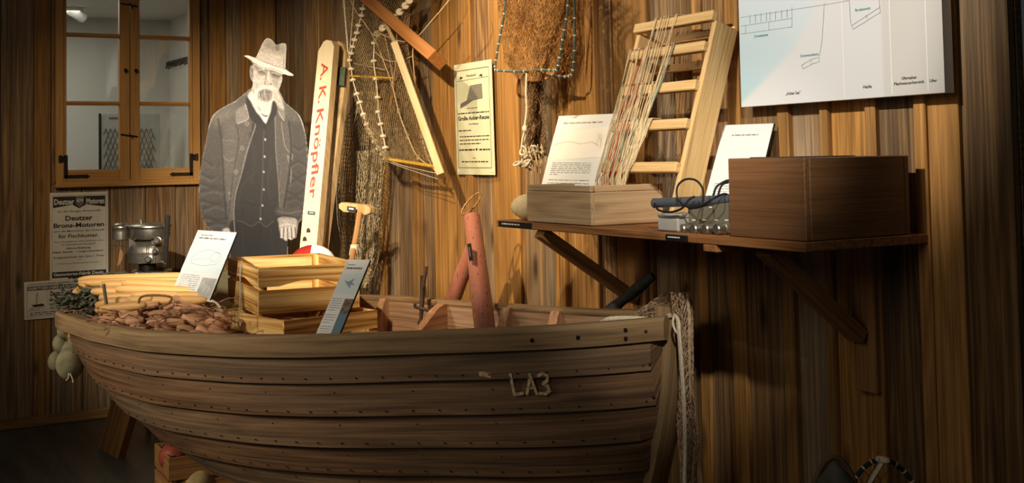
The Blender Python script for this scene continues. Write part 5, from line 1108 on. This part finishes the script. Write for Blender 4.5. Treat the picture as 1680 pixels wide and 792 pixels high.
snake(mb, lambda: (random.uniform(165, 235), random.uniform(452, 458)), 24, .007, lambda y: 5.58, .03, 6, .012)
mb.ellipsoid(pz(160, 512, 5.2), (.06, .07, .05), bump=.12); mb.ellipsoid(pz(235, 508, 5.3), (.18, .08, .06), bump=.1); tag(mb.build('green_net_coil', M_DNET, smooth=True), 'grey-green netting coiled round the left end of the rod pile', 'net', kind='stuff')
mb = MB()
for k in range(5): mb.tube(cr([tuple(pz(x+k*2.2, y+k*1.5, 4.86-.03*k)) for x, y in ((334, 488), (345, 490), (354, 500), (357, 512), (353, 517))], 5), .0036, 7)
mb.tube(cr([tuple(pz(x, y, 4.86)) for x, y in ((338, 470), (346, 464), (354, 468), (355, 476), (350, 484))], 5), .0042, 7); tag(mb.build('rope_coil', M_ROPE, smooth=True), 'pale rope coil at the right end of the rod pile', 'rope')
mb = MB(); mb.tube([pz(170, 466, 4.80), pz(175, 500, 4.78), pz(181, 534, 4.76), pz(183, 550, 4.76)], [.006, .0055, .005, .005], 10); tag(mb.build('iron_stake', plain('stake_grey', srgb(92, 84, 70), .5, .2, 60, metal=.4), smooth=True), 'thin iron stake standing upright at the bow before the rods', 'stake')
# things behind the crates
q = pz(366, 484, 5.35); mb = MB(); hh = pz(366, 444, 5.35)[2]-DKZ; mb.box((.09, .10, hh-.001), frame((q[0], q[1], DKZ+.001+hh/2), tuple(R0), tuple(F0), (0, 0, 1)), bev=.006); tag(mb.build('beige_block', plain('beige_painted', srgb(190, 178, 136), .5, .04)), 'plain beige block standing between the text sign and the crates', 'block')
q = V(pz(513, 432, 5.5)); by = thing('buoy', 'red and white round buoy peeping out behind the upper crate', 'buoy', tuple(q)); R_ = 38*5.5*S/FPX; rr = R_*.8
for nm, mt, a0, a1 in (('red_half', plain('red_enamel', srgb(168, 44, 34), .4), PI*.5, PI*1.5), ('white_half', M_WHITE, -PI*.5, PI*.5)):
    mb = MB(); Pg = [[q+V(R0)*(R_*math.sin(th)*math.cos(a))+V(F0)*(R_*.62*math.sin(th)*math.sin(a))+V(0, 0, rr*math.cos(th)) for a in np.linspace(a0, a1, 12)] for th in np.linspace(.02, PI-.02, 14)]; mb.grid(Pg); mb.build(nm, mt, by, smooth=True)
mb = MB(); hb_ = q.z-rr-.002-.818; mb.box((.07, .06, hb_), T(q.x, q.y, .818+hb_/2)); tag(mb.build('timber_block', M_OLDCR), 'small timber block on the far boat rail under the red and white buoy', 'block')
# ---------------------------------------------------------------- red tubes, iron fitting, bough
M_RED = None
t = NT('chipped_red_paint'); tc = t.n('ShaderNodeTexCoord').outputs['Object']; n = t.noise(tc, (30, 30, 12), 3, 6, .4); n2 = t.noise(tc, (60, 60, 26), 3, 4)
c = t.mix(t.ramp(n, [(.62, (0, 0, 0)), (.66, (1, 1, 1))]), t.mix(n2, srgb(160, 92, 70), srgb(182, 124, 102)), srgb(112, 78, 62)); c = t.mix(t.ramp(n2, [(.70, (0, 0, 0)), (.73, (1, 1, 1))]), c, srgb(170, 158, 130)); M_RED = t.finish(c, .24, n, .12, .001, spec=.6)
def tube_thing(label, p0, p1, r0, r1):
    p0, p1 = V(p0), V(p1); L = (p1-p0).length; M = ax_mat(p0, p1); t_ = thing('red_tube', label, 'tube', tuple(p0)); mb = MB()
    mb.lathe([(r0*.6, 0), (r0, .004), (r0, L*.3), (r1, L-.012), (r1*.97, L-.003), (r1*.8, L), (.002, L)], M, 28); mb.build('tube_body', M_RED, t_, smooth=40); return t_, M, L
k_ = lambda z: z*S/FPX
A, B = V(pz(798, 560, 4.47)), V(pz(774, 353, 4.75)); t1, Mt, Lt = tube_thing('upright chipped red tube with a wire loop, standing in the boat', A, B, 17.5*k_(4.45), 13.3*k_(4.75))
mb = MB(); c = V(pz(773, 334, 4.75)); u1 = (V(pz(788, 318, 4.75))-V(pz(758, 352, 4.75))); u1n = u1.normalized(); v1 = V(F0)*.3+u1n.cross(V(F0))*.35; Lh = u1.length/2
mb.tube([c+u1n*(Lh*math.cos(a))+v1.normalized()*(.019*math.sin(a)) for a in np.linspace(0, 2*PI, 28)], .0032, 7); mb.tube([B, V(pz(773, 347, 4.74)), V(pz(775, 340, 4.73))], .003, 6); mb.build('wire_loop', plain('brown_wire', srgb(150, 112, 70), .5, .2, 80, metal=.5), t1, smooth=True)
mb = MB(); Pp = Panel(pz(766.5, 400, 4.60), pz(772.5, 399, 4.57), pz(770, 428, 4.58)); Pp.board(.001).build('name_plate', M_BLACK, t1); mb = MB(); Pp.rect(mb, .3, .2, .6, .75, .0006); mb.build('plate_print', M_GINK, t1)
A, B = V(pz(722, 545, 5.12)), V(pz(779, 396, 4.90)); tube_thing('slanting chipped red tube leaning behind the upright one', A, B, 13.5*k_(5.1), 12*k_(4.9))
zi = 4.93; it = thing('iron_fitting', 'rusty iron cross-shaped rowlock bracket on the far side of the boat', 'fitting', pz(691, 531, zi))
mb = MB(); mb.tube([pz(699.5, 437, zi-.02), pz(698, 448, zi-.02), pz(694, 473, zi-.01)], [.0065, .007, .0065], 8); mb.tube([pz(694, 470, zi), pz(692, 500, zi), pz(690.5, 524, zi)], [.010, .009, .007], 8); mb.tube([pz(694, 452, zi), pz(692.5, 480, zi)], .0095, 8); mb.build('upright_bar', M_IRON, it, smooth=True)
mb = MB(); mb.tube(cr([tuple(pz(x, y, zi-.01)) for x, y in ((681, 498), (681, 503), (692, 506), (706, 510), (711, 507), (709, 501))], 4), .006, 7); mb.build('cross_bar', M_IRON, it, smooth=True)
mb = MB(); mb.tube(cr([tuple(pz(x, y, zi-.02)) for x, y in ((690.5, 522), (692, 531), (689, 535), (686.5, 530), (688, 525))], 4), .004, 7); mb.build('hook', M_IRON, it, smooth=True)
mb = MB(); c = cr([tuple(pz(*q)) for q in ((968, 548, 4.25), (988, 524, 4.22), (1010, 502, 4.2), (1040, 478, 4.15), (1072, 452, 4.12))], 5); mb.tube(c, [.021+.002*math.sin(i*.9)-.00028*i for i in range(len(c))], 12); tag(mb.build('curved_bough', plain('black_bark', srgb(58, 60, 52), .7, .3, 50, bs=.8), smooth=40), 'dark curved bough sticking up out of the stern', 'bough')
mb = MB(); c = V(pz(945, 524, 4.38)); mb.ellipsoid(c, (.02, .028, .035)); 
# ---------------------------------------------------------------- net and white line over the stern post
sn = thing('draped_net', 'brown net with a thick white line draped over the stem post', 'net', pz(1125, 790, 3.74))
Ln = [(1100, 474), (1104, 520), (1113, 560), (1114, 640), (1110, 700), (1116, 760), (1118, 1000)]; Rn = [(1131, 481), (1136, 500), (1137, 640), (1141, 680), (1147, 710), (1143, 760), (1140, 1000)]
mb = MB()
for o_ in (0, .025, .05, -.02): net(mb, lambda u, v: (lambda y: pz(lerp(interp2(Ln, y), interp2(Rn, y), u)+1.2*math.sin(v*40+o_*99)*u, y, 3.74+.02*math.sin(u*8+v*7)+o_))(479+v*470), 8, 95, .0011, 1.)
def tri(u, v, o): y0 = lerp(478, 482, u); x = lerp(1092, 1133, u); xb_, yb_ = lerp(1030, 1112, u), lerp(520, 524, u); return pz(lerp(x, xb_, v), lerp(y0, yb_, v)-5*math.sin(v*PI)*(0), 3.80+.2*v*(1-u)+o)
for o_ in (0, .03, .06): net(mb, lambda u, v: tri(u, v, o_), 10, 14, .0011, .9)
c = V(pz(1128, 484, 3.735)); mb.tube([pz(1128, 482, 3.72), pz(1131, 520, 3.72), pz(1131, 600, 3.72), pz(1133, 660, 3.72)], [.004, .005, .004, .002], 6)
o = mb.build('mesh', plain('stern_net', srgb(196, 168, 136), .9, .25, 60), sn); o['kind'] = 'stuff'
mb = MB()
for k in range(3):
    mb.tube(cr([tuple(pz(x+k*1.2, y+k*1.5, z-.005*k)) for x, y, z in ((985, 529, 4.0), (1000, 521, 3.95), (1040, 520, 3.9), (1070, 522, 3.86), (1100, 516, 3.78), (1110, 520, 3.72), (1113, 545, 3.70), (1117, 600, 3.70), (1121, 660, 3.70), (1123, 730, 3.70), (1122, 800, 3.70), (1124, 880, 3.70))], 6), .0038, 7)
mb.tube(cr([tuple(pz(x, y, 3.71)) for x, y in ((1106, 517), (1104, 530), (1108, 542), (1114, 550), (1116, 570))], 5), .0034, 7); mb.build('white_line', M_ROPE, sn, smooth=True)
# ---------------------------------------------------------------- canvas-covered floats hanging on the bow
M_CANV = plain('olive_canvas', srgb(136, 130, 98), .85, .18, 25, bs=.4)
bb_ = thing('float_bunch', 'bunch of olive canvas-covered round floats hanging at the bow', 'floats', pz(112, 620, 5.4))
for (x, y, r, z) in ((128, 560, 16, 5.12), (115, 596, 22.5, 5.14), (101, 563, 14, 5.26), (93, 592, 14, 5.29), (108, 541, 14, 5.24), (137, 584, 11, 5.35), (114, 573, 13, 5.25)):
    k = z*S/FPX; mb = MB(); mb.ellipsoid(pz(x, y, z), (r*k, r*k, r*k*1.18), bump=.025, n=20, m=14); mb.build('canvas_float', M_CANV, bb_, smooth=True)
mb = MB()
for i in range(5): mb.tube(cr([tuple(pz(x, y, z)) for x, y, z in ((122+i*2.5, 510+i, 5.32), (116+i*2, 530, 5.12+i*.01), (113+i*2, 553, 5.08))], 5), .0035, 6)
mb.tube(cr([tuple(pz(x, y, 5.05)) for x, y in ((113, 612), (112, 620), (108, 624))], 4), .0025, 6); mb.tube(cr([tuple(pz(x, y, 5.05)) for x, y in ((115, 612), (119, 621), (120, 627))], 4), .0025, 6)
for i in range(3): mb.tube(cr([tuple(pz(x, y, z)) for x, y, z in ((121+4*i, 512+4*i, 5.30), (126+4*i, 506+4*i, 5.22), (134+4*i, 512+4*i, 5.3))], 4), .003, 6)
mb.build('lashing', M_TWINE, bb_, smooth=True)
# ---------------------------------------------------------------- crate with balls under the boat
Nc = pz(277, 752, 5.42); cb_, Oc, ac, bc = crate('fruit_crate', 'old brown crate of balls on the floor under the bow', (Nc[0], Nc[1], Nc[2]), 1.537, .385, .285, Nc[2]-.002, M_OLDCR, arch=False, split=.42)
q = V(pz(284, 749, 5.58)); r = 23*k_(5.58); bl_ = thing('red_ball', 'dark red ball with a hole lying in the crate under the bow', 'ball', tuple(q)); mb = MB(); mb.ellipsoid(q, (r, r, r), n=24, m=16); mb.build('ball_body', plain('dull_red', srgb(150, 72, 54), .45, .15, 20), bl_, smooth=True)
d = (V(pz(292, 756, 5.4))-q).normalized(); mb = MB(); mb.lathe([(.011, 0), (.011, .001), (.002, .0012)], ax_mat(q+d*(r*.985), q+d*r*1.2), 14); mb.build('ball_hole', M_BLACK, bl_)
q2 = V(pz(322, 786, 5.55)); mb = MB(); mb.ellipsoid(q2, (.085, .075, .07), bump=.02, n=24, m=14); tag(mb.build('canvas_ball', plain('ochre_canvas', srgb(168, 146, 98), .85, .12, 30, bs=.4), smooth=True), 'large ochre canvas ball beside the red ball in the crate', 'ball')
# ---------------------------------------------------------------- outboard motor
ZO = 6.9; ko = k_(ZO)
ob = thing('outboard_motor', 'old silver outboard motor with a tiller standing at the left wall', 'outboard motor', pz(245, 714, ZO)); ob['label'] = 'old silver outboard motor with tiller handle beside the old posters'
def Lp(x, y, d=0.): return V(pz(x, y, ZO))+V(F0)*d
def cyl(nm, x, y0, y1, prof, dy=0, n=32, mat=None, sm=35): # vertical lathe, y1 = lower pixel
    mb = MB(); b0 = Lp(x, y1, dy); H = (y1-y0)*ko; mb.lathe([(r*ko, z*H) for r, z in prof], T(*b0), n); return mb.build(nm, mat or M_ALU, ob, smooth=sm)
cyl('flywheel_housing', 246.5, 372, 391, [(26, 0), (30.5, .06), (31.5, .2), (31.5, .85), (32.5, .92), (33, 1)])
cyl('top_cover', 246.5, 364.5, 372.5, [(33.5, 0), (34.5, .12), (34, .4), (30, .68), (15, .95), (2, 1)])
cyl('starter_knob', 231.5, 359.5, 366, [(3, 0), (2.5, .4), (7, .5), (7, .7), (3, .8), (2.5, 1)])
mb = MB(); P_ = [[Lp(200.5, 379.5)+V(R0)*(math.copysign(abs(math.cos(a))**.6, math.cos(a))*12.5*ko*s_)+V(F0)*(math.copysign(abs(math.sin(a))**.6, math.sin(a))*22*ko*s_)+V(0, 0, z*ko) for a in np.linspace(0, 2*PI, 25)] for z, s_ in ((-14, .02), (-14, .8), (-12, 1), (0, 1.02), (5, 1), (6, 1.04), (9, 1.02), (12, .9), (14, .6), (14.3, .02))]
mb.grid(P_, flip=True); mb.build('fuel_tank', M_ALU, ob, smooth=50)
mb = MB(); mb.box((30*ko, 30*ko, 5*ko), frame(Lp(212, 369), tuple(R0), tuple(F0), (0, 0, 1)), bev=.005); mb.build('tank_bridge', M_ALU, ob)
mb = MB(); P_ = [[Lp(243, 411)+V(R0)*(math.copysign(abs(math.cos(a))**.7, math.cos(a))*w*ko+o*ko)+V(F0)*(math.copysign(abs(math.sin(a))**.7, math.sin(a))*w*.8*ko)+V(0, 0, z*ko) for a in np.linspace(0, 2*PI, 29)] for z, w, o in ((-20, .5, 0), (-20, 26, 0), (-18.5, 29.5, 0), (-4, 30, 0), (-3.5, 31, 0), (-2, 31, 0), (-1.5, 29.5, 0), (6, 28, -1), (12, 22, -2), (16, 17, -2), (20, 15, 0), (21, .5, 0))]
mb.grid(P_, flip=True); mb.build('gear_case', M_ALU, ob, smooth=40)
mb = MB(); mb.box((12*ko, 26*ko, 30*ko), frame(Lp(219, 405), tuple(R0), tuple(F0), (0, 0, 1)), bev=.008)
mb.box((16*ko, 10*ko, 8*ko), frame(Lp(262, 396, -.05), tuple(R0), tuple(F0), (0, 0, 1)), bev=.004); mb.build('cylinder_block', M_ALU, ob)
for (x, y, r) in ((252, 423, 5), (262.5, 410, 4), (266, 393, 5)):
    M = ax_mat(Lp(x, y, -.072), Lp(x, y, -.13)); mb = MB(); mb.lathe([(r*ko*1.3, 0), (r*ko*1.3, .004), (r*ko, .006), (r*ko, .024), (r*ko*.7, .028), (.001, .028)], M, 18); mb.build('control_knob', M_ALU, ob, smooth=35)
mb = MB()
for x in (248.5, 251.5, 259, 262): mb.box((1.0*ko, .004, 14*ko), frame(Lp(x, 408 if x < 255 else 422, -.077), tuple(R0), tuple(F0), (0, 0, 1)))
mb.build('cooling_ribs', M_STEEL, ob)
mb = MB(); mb.tube([Lp(277, 428, -.05), Lp(279, 410, -.07), Lp(286.5, 352, -.12)], [.011, .0125, .013], 14, caps=True); mb.ellipsoid(Lp(275, 430, -.04), (.016, .016, .018)); mb.build('tiller_handle', M_STEEL, ob, smooth=40)
cyl('mounting_neck', 242, 429, 446, [(14, 0), (14, .9), (16, 1)], mat=M_DIRON)
mb = MB(); M = ax_mat(Lp(222, 447.5, -.03), Lp(280, 447.5, -.03)); L = 58*ko; mb.lathe([(3*ko, -.01), (4*ko, 0), (4.5*ko, L*.1), (4*ko, L*.14), (4.2*ko, L*.85), (5.8*ko, L*.88), (6*ko, L*.97), (4*ko, L)], M, 18); mb.build('clamp_screw', M_STEEL, ob, smooth=35)
mb = MB()
for x in (224, 276): mb.box((9*ko, .05, 22*ko), frame(Lp(x, 452, 0), tuple(R0), tuple(F0), (0, 0, 1)), bev=.004)
mb.build('clamp_bracket', M_ALU, ob)
fz = Lp(245, 714).z; b0 = Lp(244, 445); mb = MB(); mb.tube([b0, (b0.x, b0.y, .22)], .028, 16); mb.build('drive_shaft', M_ALU, ob, smooth=40)
mb = MB(); mb.lathe([(.004, -.10), (.03, -.06), (.038, 0), (.03, .07), (.012, .11)], T(b0.x, b0.y, .19)@rotm('Y', 90), 16); mb.box((.10, .006, .17), T(b0.x-.02, b0.y, .0885)); 
for k in range(3): mb.box((.006, .035, .07), T(b0.x+.1, b0.y, .19)@rotm('X', 120*k)@T(0, 0, .045)@rotm('Z', 30))
mb.build('lower_unit', M_ALU, ob, smooth=40)
mb = MB(); mb.prism([(x_*ko, y_*ko) for x_, y_ in ((0, 12), (3, 10), (4.5, 4), (3, -6), (-2, -14), (-5, -13.5), (-2.5, -6), (-2, 2), (-1, 8))], .003, frame(Lp(204, 419, -.06), tuple(R0), (0, 0, 1), tuple(-F0))); mb.tube([Lp(203, 403, -.06), Lp(204, 409, -.06)], .0015, 5); mb.build('leather_tag', plain('tan_tag', srgb(176, 130, 76), .7, .1), ob)
mb = MB(); mb.tube([Lp(187, 401, -.03), Lp(205, 402, -.03), Lp(222, 402, -.03)], .003, 6); mb.ellipsoid(Lp(187, 401, -.03), (.008, .006, .005)); mb.build('fuel_line', M_STEEL, ob, smooth=True)
# ---------------------------------------------------------------- traps in the dark corner below the shelf
zc_ = 3.2; q = V(pz(1368, 752, 2.85)); H = q.z; R_ = 62*k_(2.85); c = V(q.x, q.y, 0)
tb = thing('canvas_float', 'dim mottled canvas-covered oval float standing on the floor below the shelf', 'float', tuple(c))
mb = MB(); mb.lathe([(R_*math.sqrt(max(.0004, 1-((z-.5)*2)**2))*1., z*H) for z in [i/18 for i in range(19)]], T(*c), 28); mb.build('float_body', plain('mottled_canvas', srgb(112, 108, 92), .85, .3, 14, col2=srgb(70, 66, 54), bs=.4), tb, smooth=True)
mb = MB(); mb.tube([c+V(R0)*(R_*1.02*math.cos(a))+V(0, 0, H/2+H/2*1.01*math.sin(a))-V(F0)*.0 for a in np.linspace(0, 2*PI, 40)], .006, 8); mb.build('float_rim', plain('rim_brown', srgb(110, 84, 62), .8), tb, smooth=True)
q = V(pz(1446, 750, 3.1)); H = q.z; R_ = 92*k_(3.1); c = V(q.x, q.y, 0); ft = thing('hoop_trap', 'round hoop net trap with teal and white wrapped rim on the floor below the shelf', 'trap', tuple(c))
hp = lambda a, d=0, s_=1: c+V(R0)*(R_*s_*math.cos(a))+V(0, 0, H/2+H/2*s_*math.sin(a)*.985)+V(F0)*d
mb = MB(); mb.tube([hp(a) for a in np.linspace(0, 2*PI, 60)], .0055, 8); hr = mb.build('hoop', plain('dark_teal_wrap', srgb(40, 56, 54), .7), ft, smooth=True)
mb = MB()
for a in np.linspace(0, 2*PI, 44)[:-1]: mb.tube([hp(a-.012), hp(a+.012)], .0066, 8)
mb.build('white_binding', M_ROPE, hr, kind='stuff')
mb = MB(); net(mb, lambda u, v: hp(u*2*PI, .02+.22*v*0+.04*math.sin(v*PI), 1-v*.96), 40, 16, .0009, .3); o = mb.build('mesh', M_DNET, ft); o['kind'] = 'stuff'
mb = MB(); mb.tube(cr([tuple(pz(x, y, 3.06)) for x, y in ((1440, 752), (1447, 756), (1440, 770), (1428, 790), (1420, 815))], 5), .010, 8, flat=.4); mb.ellipsoid(pz(1448, 754, 3.06), (.02, .012, .008)); mb.build('pale_strap', M_ROPE, ft, smooth=True)
